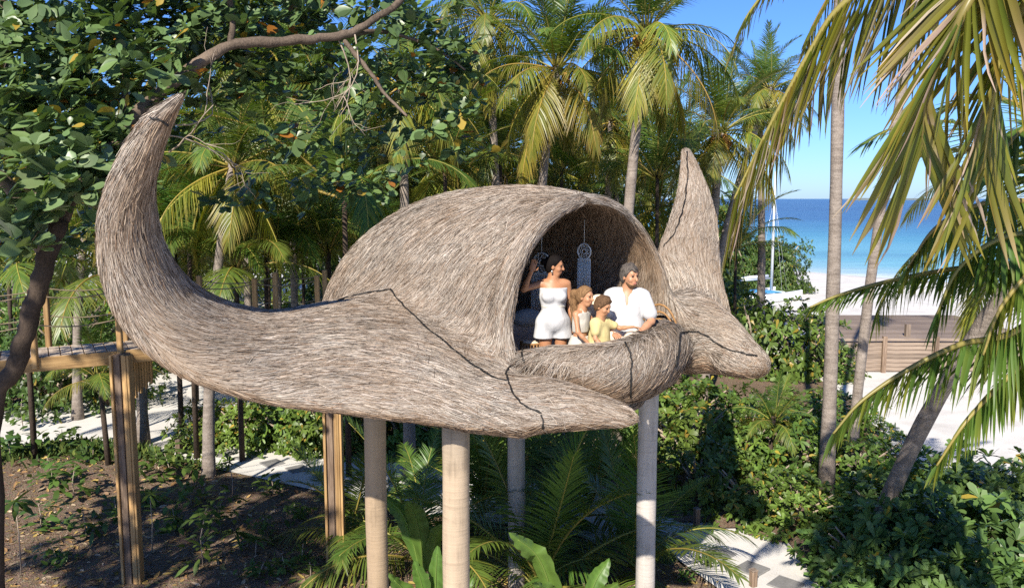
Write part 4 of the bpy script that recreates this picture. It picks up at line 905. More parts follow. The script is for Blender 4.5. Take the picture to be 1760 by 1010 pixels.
for (px, py, rd, kd, lb, h) in [
    (1195, 852, 1.15, 'scaevola', 'dark green shrub at the path edge just right of the right pillar', 1.1), (1285, 880, 1.05, 'scaevola', 'shrub hanging over the path between right pillar and bare palm trunk', 1.1), (1370, 905, .95, 'scaevola', 'shrub by the path at the foot of the bare palm trunk', 1.0),
    (1175, 790, 1.35, 'scaevola', 'tall shrub behind the right pillar', 1.15), (1275, 800, 1.3, 'scaevola', 'bright shrub in the middle of the belt below the snout', 1.0), (1365, 815, 1.3, 'scaevola', 'shrub left of the bare palm trunk in mid belt', 1.05), (1470, 835, 1.15, 'scaevola', 'shrub right behind the bare palm trunk', 1.05),
    (1560, 850, 1.1, 'scaevola', 'shrub around the foot of the dark slanting palm trunk', .95), (1190, 735, 1.4, 'scaevola', 'yellow green shrub lit by sun beneath the neck of the pod', 1.0), (1270, 738, 1.2, 'scaevola', 'yellow green shrub beneath the snout', .9), (1365, 742, 1.2, 'scaevola', 'sunlit shrub beyond the small arching palm', .9), (1455, 745, 1.2, 'scaevola', 'sunlit shrub between the two slanting palm trunks', .8),
    (1110, 760, 1.3, 'scaevola', 'shrub seen between the right pillar and the near lobe of the pod', 1.2), (860, 790, 1.25, 'scaevola', 'pale green shrub between the nearest and the rear pillar', 1.1), (770, 775, 1.2, 'scaevola', 'shrub behind the nearest pillar', 1.1), (690, 765, 1.2, 'scaevola', 'shrub behind the left concrete pillar', 1.1),
    (355, 762, .95, 'scaevola', 'bright shrub at the path bend left of the thin dark palm trunk', 1.15), (425, 765, 1.1, 'scaevola', 'shrub just right of the thin dark palm trunk by the path', 1.2), (505, 768, 1.1, 'scaevola', 'shrub by the path left of the wooden post', 1.2), (590, 772, 1.15, 'scaevola', 'shrub by the path between wooden post and left pillar', 1.2), (1000, 800, 1.3, 'dark', 'dark shrub in the shade under the mouth of the pod', 1.2), (930, 770, 1.4, 'dark', 'dark shrub behind the rear pillar', 1.2),
    (1300, 640, 1.7, 'scaevola', 'broad bright hedge shrub right behind the snout', 1.5), (1370, 642, 1.6, 'scaevola', 'bright hedge shrub left of the bare trunk and the jetty', 1.5), (1425, 648, 1.1, 'scaevola', 'small hedge shrub in front of the jetty end', 1.0), (1250, 600, 2.0, 'scaevola', 'hedge shrub touching the head of the pod', 1.35), (1262, 560, 1.5, 'scaevola', 'round bright shrub beside the right wing at the edge of the beach', 1.2),
    (1420, 690, .6, 'scaevola', 'small lone shrub left of the slanting trunk below the jetty', .7), (1345, 680, .5, 'scaevola', 'small lone shrub on bare soil below the hedge', .7)]:
    shrub(px, py, rd, kd, lb, h, 'shrubs in the belt beside the path')
for (px, py, rd, lb, h) in [(1490, 990, .95, 'near shrub at the corner of the path, bottom right', 1.15), (1560, 1015, 1.05, 'near shrub at the bottom edge, second from the path corner', 1.25), (1670, 1020, 1.15, 'near shrub at the bottom edge with big rosettes', 1.25), (1765, 990, 1.15, 'near shrub in the bottom right corner of the photo', 1.3), (1640, 935, 1.15, 'near shrub behind the bottom row, under the hanging dark fronds', 1.15), (1530, 930, 1.0, 'near shrub behind the path corner shrub', 1.15), (1740, 915, 1.2, 'near shrub at the right edge below the beach', 1.1), (1470, 925, .65, 'near low shrub leaning towards the bare trunk foot', 1.1), (1600, 1110, 1.0, 'lowest shrub cut by the bottom edge at right', 1.2), (1500, 1100, .85, 'lowest shrub cut by the bottom edge by the path', 1.15), (1720, 1120, 1.0, 'lowest shrub cut by the bottom edge in the corner', 1.25)]:
    shrub(px, py, rd, 'near', lb, h, 'near shrubs at the bottom right')
for (px, py, rd, kd, lb, h) in [(50, 660, 1.0, 'low', 'low green ground cover clump beyond the path, far left', .9), (150, 652, 1.0, 'low', 'low green ground cover clump beyond the path beside the square post', .9), (10, 645, 1.2, 'low', 'low green ground cover clump under the boardwalk', .9), (285, 632, 1.3, 'low', 'low green ground cover patch beside the sandy track', .9), (110, 655, 1.6, 'low', 'low green ground cover clump below the boardwalk beam', .9)]:
    shrub(px, py, rd, kd, lb, h, 'ground cover clumps at left', cat='ground cover')
shrub(1328, 500, 2.3, 'fine', 'big round dark green shrub standing on the beach behind the mast', 1.55, name='beach_shrub'); shrub(1290, 500, 2.1, 'fine', 'dark beach shrub left of the mast', 1.6, name='beach_shrub'); shrub(1245, 490, 2.6, 'fine', 'dark beach shrub hidden partly by the right wing', 1.5, name='beach_shrub')
r = random.Random(9)
for i in range(34):
    px = -80 + i * 41 + r.uniform(-20, 20); d = r.choice([22, 26, 30, 34]) + r.uniform(-2, 2); rd = r.uniform(1.5, 2.4) * d / 27
    if px > 1180: continue
    if 230 < px < 480 and d < 30: continue
    py = 341 + 6 / d * FPX * 1.0; e = shrub(px, 505 + FPX * math.tan(math.atan(6 / d) - PITCH), rd, 'dark' if i % 3 else 'scaevola', back_label(px, 'dense grove shrub behind'), r.uniform(.9, 1.5), 'shrubs in the understorey of the grove', name='grove_shrub')
# far-off wood closing the grove
rw = np.random.default_rng(4); cs = []; 
for i in range(330):
    px = rw.uniform(-250, 1240); d = rw.uniform(36, 52); z = rw.uniform(.2, 7.5) if px < 1100 else rw.uniform(.2, 5.5)
    if px > 830: z = min(z, 6.5)
    cs.append(((px - 880) / FPX * d, d, z))
cs = np.array(cs); q = rw.normal(0, 1, (len(cs), 110, 3)); q = nrm(q) * rw.random((len(cs), 110, 1)) ** .4; B = (cs[:, None] + q * np.array([1.6, 1.6, 1.3])).reshape(-1, 3)
D = nrm(rw.normal(0, 1, B.shape) + np.array([0, 0, -.2])); U = nrm(rw.normal(0, .6, B.shape) + np.array([0, 0, 1])); sh = np.repeat(rw.uniform(.55, 1.4, (len(cs), 1)), 110, 0)
V, F, C = blades(B, D, U, rw.uniform(.3, .8, len(B)), rw.uniform(.1, .22, len(B)), [.4, 1, .1], rw.uniform(0, .4, len(B)), np.array([.08, .13, .03]) * sh * rw.uniform(.7, 1.4, (len(B), 1)))
tag(obj('far_wood', mesh_np('far_wood', V, F, [M['shrub_leaf']], True, C)), 'dense dark green wood closing off the palm grove', kind='stuff')
# ------------------------------------------------------------------ big leaf plant in front and small seedlings on the mulch
def banana(px, py, d, leaves, label, ref=None):
    b = P(px, py, d); b[2] = .05; e = empty('banana_plant', b, 0, label, 'plant', 'broad leaf plants in front of the pillars')
    for i, (tx, ty, td, w) in enumerate(leaves):
        tip = P(tx, ty, td) - b; L = np.linalg.norm(tip); mid = tip * .45 + np.array([0, 0, .28 * L]); c = catmull([np.zeros(3), mid, tip], 14); m = len(c); T = nrm(np.gradient(c, axis=0)); S0 = nrm(np.cross(T, nrm(b - np.array([0, 0, CAMH])))); S1 = nrm(np.cross(T, [0, 0, 1.0])); S1 = S1 * np.sign((S1 * S0).sum(1))[:, None]; S = nrm(.65 * S0 + .35 * S1); Nn = np.cross(S, T); s = np.linspace(0, 1, m)
        pr = w * np.clip((s - .22) / .2, 0, 1) ** .6 * np.clip((1.0 - s) / .28, 0, 1) ** .6; V = []; C = []; 
        for j in range(m):
            wav = .02 * math.sin(j * 2.1 + i); pr[j] *= rng.uniform(.86, 1.04); 
            for k in (-1, -.5, 0, .5, 1): V.append(c[j] + S[j] * pr[j] * k * .5 + Nn[j] * (abs(k) * pr[j] * .16 + (wav if abs(k) == 1 else 0))); C.append(np.array([.095, .17, .03]) * (1.35 if k == 0 else rng.uniform(.72, 1.12)))
        V = np.array(V); ii, kk = np.meshgrid(np.arange(m - 1), np.arange(4), indexing='ij'); ii = ii.ravel() * 5; kk = kk.ravel(); F = np.stack([ii + kk, ii + kk + 1, ii + 5 + kk + 1, ii + 5 + kk], 1)
        mb = MB(); mb.add(V, F, col=np.array(C)); mb.tube(c[:int(m * .9)], np.linspace(.02, .006, int(m * .9)), 5, (.16, .24, .05)); mb.build('leaf', M['banana_leaf'], e)
banana(985, 1060, 9.0, [(876, 914, 8.6, .26), (1062, 1000, 8.7, .2), (915, 1000, 8.3, .17), (1048, 958, 9.2, .22), (1010, 1040, 8.4, .17)], 'young banana like plant with long pale green leaf before the rear pillar')
banana(745, 1065, 8.6, [(668, 985, 8.3, .2), (712, 962, 8.5, .2), (752, 935, 8.7, .17), (815, 990, 8.8, .16), (685, 1015, 8.1, .17)], 'young broad leaf plant with upright pale leaves at the foot of the nearest pillar')
banana(735, 960, 11.2, [(700, 860, 11, .3), (660, 850, 11.3, .25), (760, 900, 11, .22)], 'dark broad leaf plant standing in shade behind the left pillars')
def seedling(px, py, h, spread, style, label):
    p = G(px, py); z = bed_z(p[0], p[1]); e = empty('seedling', (p[0], p[1], z), 0, label, 'seedling', 'seedlings on the mulch bed'); r = np.random.default_rng(int(px * 7 + py)); mb = MB()
    st = [(0, 0, -.03), (r.normal(0, .02), r.normal(0, .02), h * .5), (r.normal(0, .04), r.normal(0, .04), h)]; mb.tube(st, [.012, .009, .005], 5, (1, 1, 1)); mb.build('stem', M['twig'], e)
    top = np.array(st[-1]); n = 16 if style == 'tuft' else 46
    if style == 'tuft': B = np.tile(top, (n, 1)) + r.normal(0, .015, (n, 3)); D = nrm(np.column_stack([r.normal(0, 1, n), r.normal(0, 1, n), r.uniform(-.3, .8, n)])); L = spread * r.uniform(.7, 1.1, n); W = L * .2
    else: B = np.column_stack([r.normal(0, spread * .35, n), r.normal(0, spread * .35, n), r.uniform(.1, 1.05, n) * h]); D = nrm(np.column_stack([r.normal(0, 1, n), r.normal(0, 1, n), r.uniform(-.2, .6, n)])); L = spread * r.uniform(.3, .5, n); W = L * .42
    V, F, C = blades(B, D, np.tile([0, 0, 1.0], (n, 1)) + r.normal(0, .2, (n, 3)), L, W, [.3, .8, 1, .1], r.uniform(.1, .6, n), np.array([.07, .12, .025]) * r.uniform(.7, 1.4, (n, 1)))
    obj('foliage', mesh_np('foliage', V, F, [M['shrub_leaf']], True, C), e)['kind'] = 'stuff'
for (px, py, h, sp_, stl, lb) in [(262, 960, 1.0, .3, 'tuft', 'thin stemmed seedling with spiky tuft right of the square post'), (400, 870, .75, .25, 'tuft', 'thin stemmed seedling left of the leaning sapling frond'), (350, 985, .95, .5, 'leafy', 'leafy bright seedling on the mulch, taller than its neighbours'), (38, 1000, 1.15, .45, 'tuft', 'seedling with dark tuft on a pale stem in the lower left'), (412, 955, .3, .32, 'tuft', 'low rosette plant right of the leafy bright seedling'), (440, 968, .28, .32, 'tuft', 'second low rosette plant nearest the post shadow'), (95, 990, .35, .4, 'leafy', 'small bushy seedling between tuft seedling and square post'),
    (130, 870, .7, .6, 'leafy', 'shaded bushy seedling left of the square post'), (90, 845, .6, .6, 'leafy', 'shaded bushy seedling in the dark mulch, further left'), (40, 735, .9, .5, 'leafy', 'seedling tree at the edge of the sand path, far left'), (290, 840, .6, .7, 'leafy', 'dark bushy seedling right of the square post by the thin palm'), (270, 830, .5, .6, 'leafy', 'dark bushy seedling beside the square post'), (445, 1005, .22, .35, 'leafy', 'tiny yellow green seedling at the bottom edge'), (490, 995, .25, .35, 'leafy', 'tiny yellow green seedling right of its neighbour at the bottom edge'), (520, 975, .3, .25, 'leafy', 'tiny seedling left of the wooden post'), (510, 905, .3, .4, 'leafy', 'small seedling below the sapling frond'), (470, 860, .4, .45, 'leafy', 'small shaded seedling by the slabs'), (200, 905, .45, .5, 'leafy', 'shaded seedling hidden behind the square post'), (20, 800, .6, .7, 'leafy', 'bushy seedling in the dark mulch nearest the left edge'), (70, 925, .5, .55, 'leafy', 'bushy seedling in the lower left between the tuft seedlings'), (150, 935, .45, .5, 'leafy', 'bushy seedling left of the foot of the square post'), (330, 880, .5, .6, 'leafy', 'bushy seedling in deep shade right of the spiky tuft'), (300, 925, .45, .5, 'leafy', 'shaded seedling just below the spiky tuft seedling'), (380, 920, .55, .5, 'leafy', 'seedling between the leafy bright seedling and the low rosettes'), (250, 880, .4, .5, 'leafy', 'shaded seedling touching the right side of the square post'), (160, 800, .5, .6, 'leafy', 'shaded seedling near the weeds along the path'), (535, 1000, .25, .35, 'leafy', 'pale seedling right under the wooden post'), (455, 930, .3, .35, 'leafy', 'small seedling with few leaves above the two low rosettes'), (110, 780, .5, .6, 'leafy', 'shaded seedling under the boardwalk beam'), (1215, 975, .2, .25, 'leafy', 'tiny seedling on the mulch corner by the slabs'), (1180, 1000, .15, .25, 'leafy', 'tiny dry seedling at the foot of the right pillar')]:
    seedling(px, py, h, sp_, stl, lb)
# weeds along the edge of the bed, leaf litter on it
def scatter_blades(name, n, wfn, Lr, pal, label, up=.15, wr=.5):
    P_, N_ = surf_points(bedV, bedF, n, lambda c, nn: wfn(c)); r = np.random.default_rng(n)
    D = nrm(np.column_stack([r.normal(0, 1, n), r.normal(0, 1, n), np.abs(r.normal(0, up, n))])); L = r.uniform(*Lr, n); pal = np.array(pal); c = pal[r.integers(len(pal), size=n)] * r.uniform(.6, 1.3, (n, 1))
    V, F, C = blades(P_ + np.array([0, 0, .008]) + D * 0, D, np.tile([0, 0, 1.0], (n, 1)) + r.normal(0, .3, (n, 3)), L, L * r.uniform(.25, wr, n), [.2, 1, .8, .1], r.uniform(-.15, .25, n), c, fold=.2)
    V[:, 2] = np.maximum(V[:, 2], -.02); tag(obj(name, mesh_np(name, V, F, [M['litter']], False, C)), label, kind='stuff')
M['litter'] = leaf_mat('leaf_litter', trans=.1, rough=.8, spec=.15, hue=.0, val=.0, tcol=(1, 1, 1))
scatter_blades('leaf_litter', 8000, lambda c: np.exp(-np.maximum(c[:, 1] - 9, 0) / 9) , (.06, .17), [[.36, .23, .09], [.28, .16, .07], [.46, .33, .1], [.42, .32, .21], [.2, .13, .08]], 'fallen brown and yellow leaves on the mulch')
scatter_blades('wood_chips', 9000, lambda c: np.exp(-np.maximum(c[:, 1] - 9, 0) / 7), (.025, .08), [[.34, .25, .17], [.22, .15, .1], [.42, .32, .23], [.13, .085, .055]], 'shredded wood chips on the mulch bed', .3, .35)
edge = lambda c: np.exp(-((c[:, 1] - np.interp(c[:, 0], [-14, -10, -8, -6.5], [18.3, 18.7, 18.5, 18.1])) / .6) ** 2) * (c[:, 0] < -6.2)
scatter_blades('weeds', 5200, edge, (.1, .24), [[.07, .11, .025], [.06, .1, .03], [.11, .14, .03]], 'low weeds along the edge of the bed beside the path', 1.3, .4)
# ------------------------------------------------------------------ boardwalk, posts, jetty, boats
def m_wood(name, a, b, c, scale=1.0, rough=.75):
    n = NT(name); v = n.coords('Object', (14 * scale, 14 * scale, 1.1 * scale)); g = n.noise(2.2, 6, .65, v).outputs[0]; bl = n.noise(1.2 * scale, 3, .6, n.world()).outputs[0]
    kn = n.noise(5 * scale, 2, .5, n.coords('Object', (1, 1, .5))).outputs[0]
    col = n.ramp(n.math('ADD', n.math('MULTIPLY', g, .75), n.math('MULTIPLY', bl, .25)), [(.3, c), (.5, b), (.68, a)])
    col = n.mix(n.ramp(kn, [(.68, 0.0), (.74, .7)]), col, c); h = n.new("ShaderNodeHueSaturation"); n.lk(col, h.inputs['Color']); n.lk(n.math('ADD', n.math('MULTIPLY', n.rnd(), .5), .75), h.inputs['Value'])
    n.princ(h.outputs[0], rough, n.bump(g, .4, .008), spec=.25); return n.m
M['pine'] = m_wood('honey_pine', (.42, .27, .12), (.31, .19, .08), (.17, .09, .04)); M['oldwood'] = m_wood('weathered_dark_wood', (.27, .2, .145), (.16, .11, .075), (.06, .042, .03))
M['deckwood'] = m_wood('grey_deck_wood', (.46, .38, .29), (.34, .27, .2), (.17, .13, .1), .7); M['jetty'] = m_wood('sun_bleached_wood', (.27, .21, .16), (.19, .145, .11), (.085, .06, .045), .5)
M['rope'] = m_simple('hemp_rope', (.2, .155, .1), .9, 120)
def board(name, parent, c, size, mat, R=None, bev=.006, origin=(0, 0, 0)):
    """one board as an object of its own, standing or lying, length along its own z"""
    key = (name, tuple(round(s, 3) for s in size), mat); me = board.cache.get(key)
    if me is None: me = board.cache[key] = MB().box((0, 0, 0), size, bev=min(bev, min(size) * .3)).mesh(name, M[mat], False)
    o = obj(name, me, parent, np.asarray(c, float) - np.asarray(origin))
    if R is not None: o.rotation_euler = Matrix(np.asarray(R).tolist()).to_euler()
    return o
board.cache = {}
def frame_R(z, up=(0, 0, 1)):
    z = nrm(np.array(z, float)); x = np.cross(up, z); x = nrm(x) if np.linalg.norm(x) > 1e-3 else np.array([1.0, 0, 0]); return np.column_stack([x, np.cross(z, x), z])
BW0 = np.array([-9.2, 10.15]); BW1 = np.array([-2.9, 13.85]); bu = nrm(BW1 - BW0); bn = np.array([-bu[1], bu[0]]); BL = np.linalg.norm(BW1 - BW0); BZ = 3.72; WID = .82
bw = empty('boardwalk', (*BW0, 0), 0, 'raised honey coloured timber boardwalk with rope rails leading to the pod', 'boardwalk'); bo = np.array([*BW0, 0])
b3 = lambda s, w, z: np.array([*(BW0 + bu * s + bn * w), z]); Ru = frame_R((*bu, 0)); Rn = frame_R((*bn, 0))
npl = int(BL / .15)
for i in range(npl): board('plank', bw, b3((i + .5) * BL / npl, WID / 2, BZ + rng.uniform(-.003, .003)), (.14, .03, WID + .04), 'deckwood', np.column_stack([[*bu, 0], [0, 0, 1], [*bn, 0]]) @ np.diag([1, 1, 1]) if False else np.column_stack([[*bu, 0], [0, 0, 1.0], np.cross([*bu, 0], [0, 0, 1.0])]), origin=bo)
for w, z, nm in ((-.03, BZ - .09, 'beam'), (WID + .03, BZ - .09, 'beam')):
    for k in range(3):
        L_ = BL / 3 - .006; board(nm, bw, b3((k + .5) * BL / 3, w, z), (.05, .2, L_), 'pine', np.column_stack([[*bn, 0], [0, 0, 1.0], np.cross([*bn, 0], [0, 0, 1.0])]), origin=bo)
for w in (.12, WID - .12): board('joist', bw, b3(BL / 2, w, BZ - .12), (.06, .19, BL - .02), 'oldwood', np.column_stack([[*bn, 0], [0, 0, 1.0], np.cross([*bn, 0], [0, 0, 1.0])]), origin=bo)
def s_of(px, w):
    """distance along the walk where its rail line at offset w is seen at column px"""
    a = (px - 880) / FPX; ss = np.linspace(0, BL, 800); p = BW0 + bu * ss[:, None] + bn * w; return ss[np.argmin(np.abs(p[:, 0] / (p[:, 1] * cP + (CAMH - 4) * sP) - a))]
rails = {-.06: [s_of(px, -.06) for px in (-140, 58, 205, 330, 440, 547)], WID + .06: [s_of(px, WID + .06) for px in (-120, 82, 215, 345, 475, 560)]}
for w, sl2 in rails.items():
    for s in sl2: board('rail_post', bw, b3(s, w, BZ + .43), (.075, .075, 1.15), 'pine', Ru @ np.array([[0, 0, 1], [1, 0, 0], [0, 1, 0]]) if False else None, origin=bo, bev=.008)
    for s0, s1 in zip(sl2, sl2[1:]):
        for hz in (.5, .92):
            t = np.linspace(0, 1, 9); pts = np.array([b3(s0 + (s1 - s0) * x, w, BZ + hz - .3 * (s1 - s0) * .35 * 4 * x * (1 - x) * .6) for x in t]); MB().tube(pts - bo, .01, 6, (1, 1, 1)).build('rope', M['rope'], bw)
def laminated_post(px, d, ztop, zbot, wid, nm='support_post'):
    x = (px - 880) / FPX * d; c = np.array([x, d, 0]); pe = obj(nm, MB().box((0, 0, (ztop + zbot) / 2), (wid * .5, .16, ztop - zbot)).mesh(nm, M['oldwood'], False), bw, c - bo)
    u = wid / .284
    for dx, wd, dy, dep, mt in ((-.122, .04, -.075, .17, 'pine'), (-.05, .1, -.085, .07, 'oldwood'), (.005, .03, -.068, .05, 'oldwood'), (.045, .042, -.092, .08, 'pine'), (.088, .036, -.082, .15, 'pine'), (.125, .034, -.072, .15, 'pine')):
        me = MB().box((0, 0, 0), (wd * u, dep, ztop - zbot), bev=.005).mesh('plank', M[mt], False); o = obj('plank', me, pe, (dx * u, dy, (ztop + zbot) / 2 + rng.uniform(-.01, .01)))
    return pe
laminated_post(201, 12.0, BZ - .02, -.1, .284); laminated_post(566, 12.45, 4.1, -.1, .284)
for i in range(9):
    px = 222 + i * 4.6; top = P(px, 622 - i * .4, 12.2 + i * .1); zb = P(px, 692 - i * 4.2, 12.2 + i * .1)[2] + (.06 if i % 2 else 0)
    board('fascia_board', bw, (top[0], top[1], (top[2] + zb) / 2), (.036 + .003 * (i % 2), .05, round(top[2] - zb, 2)), 'pine', origin=bo)
# stakes
for (px, py, h, lb) in ((306, 780, .32, 'short square wooden stake at the bend of the sand path'), (1197, 905, .34, 'short wooden stake between the right pillar and the shrub belt'), (1294, 1012, .3, 'short wooden stake beside the stepping slabs at the bottom'), (712, 835, .3, 'short wooden stake behind the nearest pillar')):
    p = G(px, py); e = empty('stake', (p[0], p[1], 0), .4, lb, 'stake', 'stakes along the path'); MB().box((0, 0, h / 2 - .03), (.1, .1, h + .06), bev=.012).build('post', M['oldwood'], e, False); MB().box((0, 0, h + .012), (.112, .112, .025), bev=.006).build('cap', M['jetty'], e, False)
# wooden jetty behind the hedge
jt0 = G(1440, 642); jz = 1.15; jx0, jx1, jy0, jy1 = 10.9, 18.5, jt0[1] + .3, jt0[1] + 6.2
je = empty('jetty', (jx0, jy0, 0), 0, 'low weathered plank jetty platform at the edge of the beach', 'jetty'); jo = np.array([jx0, jy0, 0])
for i in range(7): board('wall_board', je, ((jx0 + jx1) / 2, jy0 + rng.uniform(-.01, .01), .1 + i * .15), (.05, .142, jx1 - jx0), 'jetty', np.column_stack([[0, 1, 0], [0, 0, 1], [1, 0, 0]]), origin=jo)
board('cap_beam', je, ((jx0 + jx1) / 2, jy0 - .02, jz), (.2, .09, jx1 - jx0 + .1), 'jetty', np.column_stack([[0, 1, 0], [0, 0, 1], [1, 0, 0]]), origin=jo)
for i in range(28): board('plank', je, ((jx0 + jx1) / 2, jy0 + .22 + i * .205, jz - .01 + rng.uniform(-.004, .004)), (.19, .04, jx1 - jx0), 'jetty', np.column_stack([[0, 1, 0], [0, 0, 1], [1, 0, 0]]), origin=jo)
for i in range(5): board('pile', je, (jx0 + .2 + i * 1.8, jy0 - .08, .6), (.14, .12, 1.35), 'oldwood', origin=jo)
board('bollard', je, (jx0 + 3.1, jy0 + .6, jz + .22), (.16, .16, .45), 'jetty', origin=jo)
# beached catamaran, dinghy
M['white_gel'] = m_simple('white_gelcoat', (.78, .8, .82), .3, 8, .08, .02, .5); M['alu'] = m_simple('pale_aluminium', (.62, .64, .66), .35, 12, .1, .02, .5, metal=.4); M['blue_cloth'] = m_simple('blue_canvas', (.08, .33, .62), .8, 30); M['dark_hull'] = m_simple('dark_green_hull', (.02, .045, .045), .4, 20)
def hull(L, w, h):
    s = np.linspace(0, 1, 13); V = []; 
    for t in s:
        k = max(.03, math.sin(min(1, t * 1.35 + .12) * math.pi * .5) * (1 - max(0, t - .55) ** 2 * 3.6)); sh = .18 * h * (2 * t - .8) ** 2
        for a in np.linspace(0, math.pi, 7): V.append([(t - .5) * L, -math.cos(a) * w * .5 * k, h * (1 - math.sin(a)) * (1 if a in (0, math.pi) else 1) + sh])
    V = np.array(V); i, j = np.meshgrid(np.arange(12), np.arange(6), indexing='ij'); i = i.ravel() * 7; j = j.ravel(); F = np.stack([i + j, i + j + 1, i + 8 + j, i + 7 + j], 1); ii = np.arange(12) * 7
    return V, np.concatenate([F, np.stack([ii, ii + 7, ii + 13, ii + 6], 1), ])
cp = G(1306, 516); cat = empty('catamaran', (cp[0], cp[1], -.02), .5, 'small white beach catamaran with bare tall mast and blue canvas', 'catamaran')
for sy in (-1.05, 1.05):
    V, F = hull(4.6, .42, .5); obj('hull', mesh_np('hull', V + [0, sy, 0], F, [M['white_gel']], True), cat)
for sx in (-1.1, .9): MB().tube([(sx, -1.05, .55), (sx, 1.05, .55)], .05, 8).build('crossbeam', M['alu'], cat)
MB().box((-.1, 0, .56), (1.9, 1.9, .03), bev=.01).build('trampoline', M['blue_cloth'], cat, False)
MB().tube([(.9, 0, .5), (.9, 0, 4), (.9, .02, 7.6)], [.085, .08, .05], 10).build('mast', M['alu'], cat); MB().tube([(.85, 0, 1.3), (-1.6, .1, 1.25)], .05, 8).build('boom', M['alu'], cat)
for e_ in ((.7, -1.05, .5), (.7, 1.05, .5), (2.2, 0, .5)): MB().tube([(.9, 0, 6.2), e_], .008, 4).build('shroud', M['alu'], cat)
MB().tube([(-1.5, .1, 1.38), (.6, .02, 1.44)], .1, 8).build('furled_sail', M['white_gel'], cat)
dp = G(1287, 478); dg = empty('dinghy', (dp[0], dp[1], 0), 1.1, 'dark dinghy lying on the sand under the beach shrub', 'dinghy'); V, F = hull(3.2, 1.1, .6); obj('hull', mesh_np('hull', V, F, [M['dark_hull']], True), dg)
for sx in (-.7, .4): MB().box((sx, 0, .5), (.25, .8, .04)).build('seat', M['jetty'], dg, False)
# ------------------------------------------------------------------ things inside the pod
M['cotton'] = m_simple('cotton_cord', (.85, .82, .75), .95, 120, .1); M['wicker'] = m_simple('brown_wicker', (.3, .16, .06), .6, 60); M['cushion'] = m_simple('beige_linen', (.6, .5, .37), .95, 90, .15); M['bluegrey'] = m_simple('grey_blue_fabric', (.36, .355, .345), .95, 90, .2)
def dreamcatcher(px, py, d, R, fringe, label, wide=1.0):
    c = P(px, py, d); e = empty('dreamcatcher', c, -.65, label, 'dreamcatcher', 'dreamcatchers hanging in the pod'); a = np.linspace(0, 2 * math.pi, 33); ring = np.column_stack([np.cos(a) * R, np.zeros(33), np.sin(a) * R])
    MB().tube(ring, .009, 6, caps=False).build('hoop', M['cotton'], e); mb = MB()
    for q in range(3):
        rr_ = R * (1 - .3 * q); n = 10
        for k in range(n):
            a0 = (k + .5 * q) / n * 2 * math.pi; a1 = a0 + math.pi / n; a2 = a0 + 2 * math.pi / n
            mb.tube([(math.cos(a0) * rr_, 0, math.sin(a0) * rr_), (math.cos(a1) * rr_ * .72, 0, math.sin(a1) * rr_ * .72), (math.cos(a2) * rr_, 0, math.sin(a2) * rr_)], .0045, 4)
    a = np.linspace(0, 2 * math.pi, 17); mb.tube(np.column_stack([np.cos(a) * R * .3, 0 * a, np.sin(a) * R * .3]), .006, 4, caps=False); mb.build('web', M['cotton'], e)
    MB().tube([(0, 0, R), (0, 0, R + .3)], .004, 4).build('hanging_cord', M['cotton'], e); n = 18
    band = MB(); band.box((0, 0, -R - .01), (R * 1.9 * wide, .02, .03)); band.build('macrame_band', M['cotton'], e, False)
    for k in range(n):
        x = (k / (n - 1) - .5) * 2 * R * .95 * wide; L = fringe * (.72 + .28 * abs(x) / (R * wide)) * rng.uniform(.95, 1.03); z0 = -R - .01 if wide > 1 or abs(x) > R * .75 else -math.sqrt(max(0, R * R - x * x))
        MB().tube([(x, rng.uniform(-.006, .006), z0), (x + rng.uniform(-.006, .006), 0, z0 - L * .5), (x + rng.uniform(-.012, .012), 0, z0 - L)], .0062, 4).build('fringe_cord', M['cotton'], e)
dreamcatcher(1004, 432, 10.1, .095, .56, 'dreamcatcher with long cotton fringe hanging between the woman and the man'); dreamcatcher(931, 452, 9.9, .125, .7, 'larger dreamcatcher half hidden behind the raised hand of the woman', 1.25)
lp = P(914, 594, 9.05); lan = empty('lantern', (lp[0], lp[1], FLOOR_Z + .30), 0, 'round wicker lantern of upright canes behind the lip, left of the woman', 'lantern')
for z in (.02, .33): MB().tube([(math.cos(a) * .125, math.sin(a) * .125, z) for a in np.linspace(0, 6.2832, 25)], .012, 6, caps=False).build('hoop', M['wicker'], lan)
slat = MB().tube([(0, 0, 0), (.012, 0, .17), (0, 0, .34)], .009, 5).mesh('cane', M['wicker'])
for k in range(22): a = k / 22 * 6.2832; obj('cane', slat, lan, (math.cos(a) * .125, math.sin(a) * .125, 0), (0, 0, a))
MB().tube([(0, 0, -.31), (0, 0, -.3), (0, 0, 0), (0, 0, .012)], [.02, .17, .17, .02], 20).build('stand', M['bluegrey'], lan)
MB().tube([(0, 0, .33), (0, 0, .35), (0, 0, .36)], [.12, .1, .02], 18).build('lid', M['cushion'], lan)
def pillow(px, py, d, r, rot, label, mat):
    f = Field((-.4,) * 3, (.4,) * 3, .02); f.ellipsoid((0, 0, 0), r); v, q = f.surface(); c = P(px, py, d); o = obj('cushion', mesh_np('cushion', v, q, [M[mat]]), None, c, rot); return tag(o, label, 'cushion', 'cushions in the pod')
pillow(1021, 540, 9.15, (.14, .08, .24), (.1, .25, .2), 'tall beige cushion standing between the girl and the boy', 'cushion'); pillow(906, 546, 9.5, (.2, .12, .11), (0, 0, .5), 'grey blue cushion on the sofa behind the lantern', 'bluegrey'); pillow(995, 575, 9.6, (.3, .2, .12), (0, 0, .2), 'grey seat cushion in the shade behind the girl', 'bluegrey')
sf = empty('sofa', (.05, 10.1, FLOOR_Z), .75, 'low grey sofa along the back wall inside the pod', 'sofa'); MB().box((0, 0, .2), (1.5, .6, .38), bev=.05).build('seat', M['bluegrey'], sf); MB().box((0, .32, .42), (1.5, .16, .5), bev=.05).build('backrest', M['bluegrey'], sf)
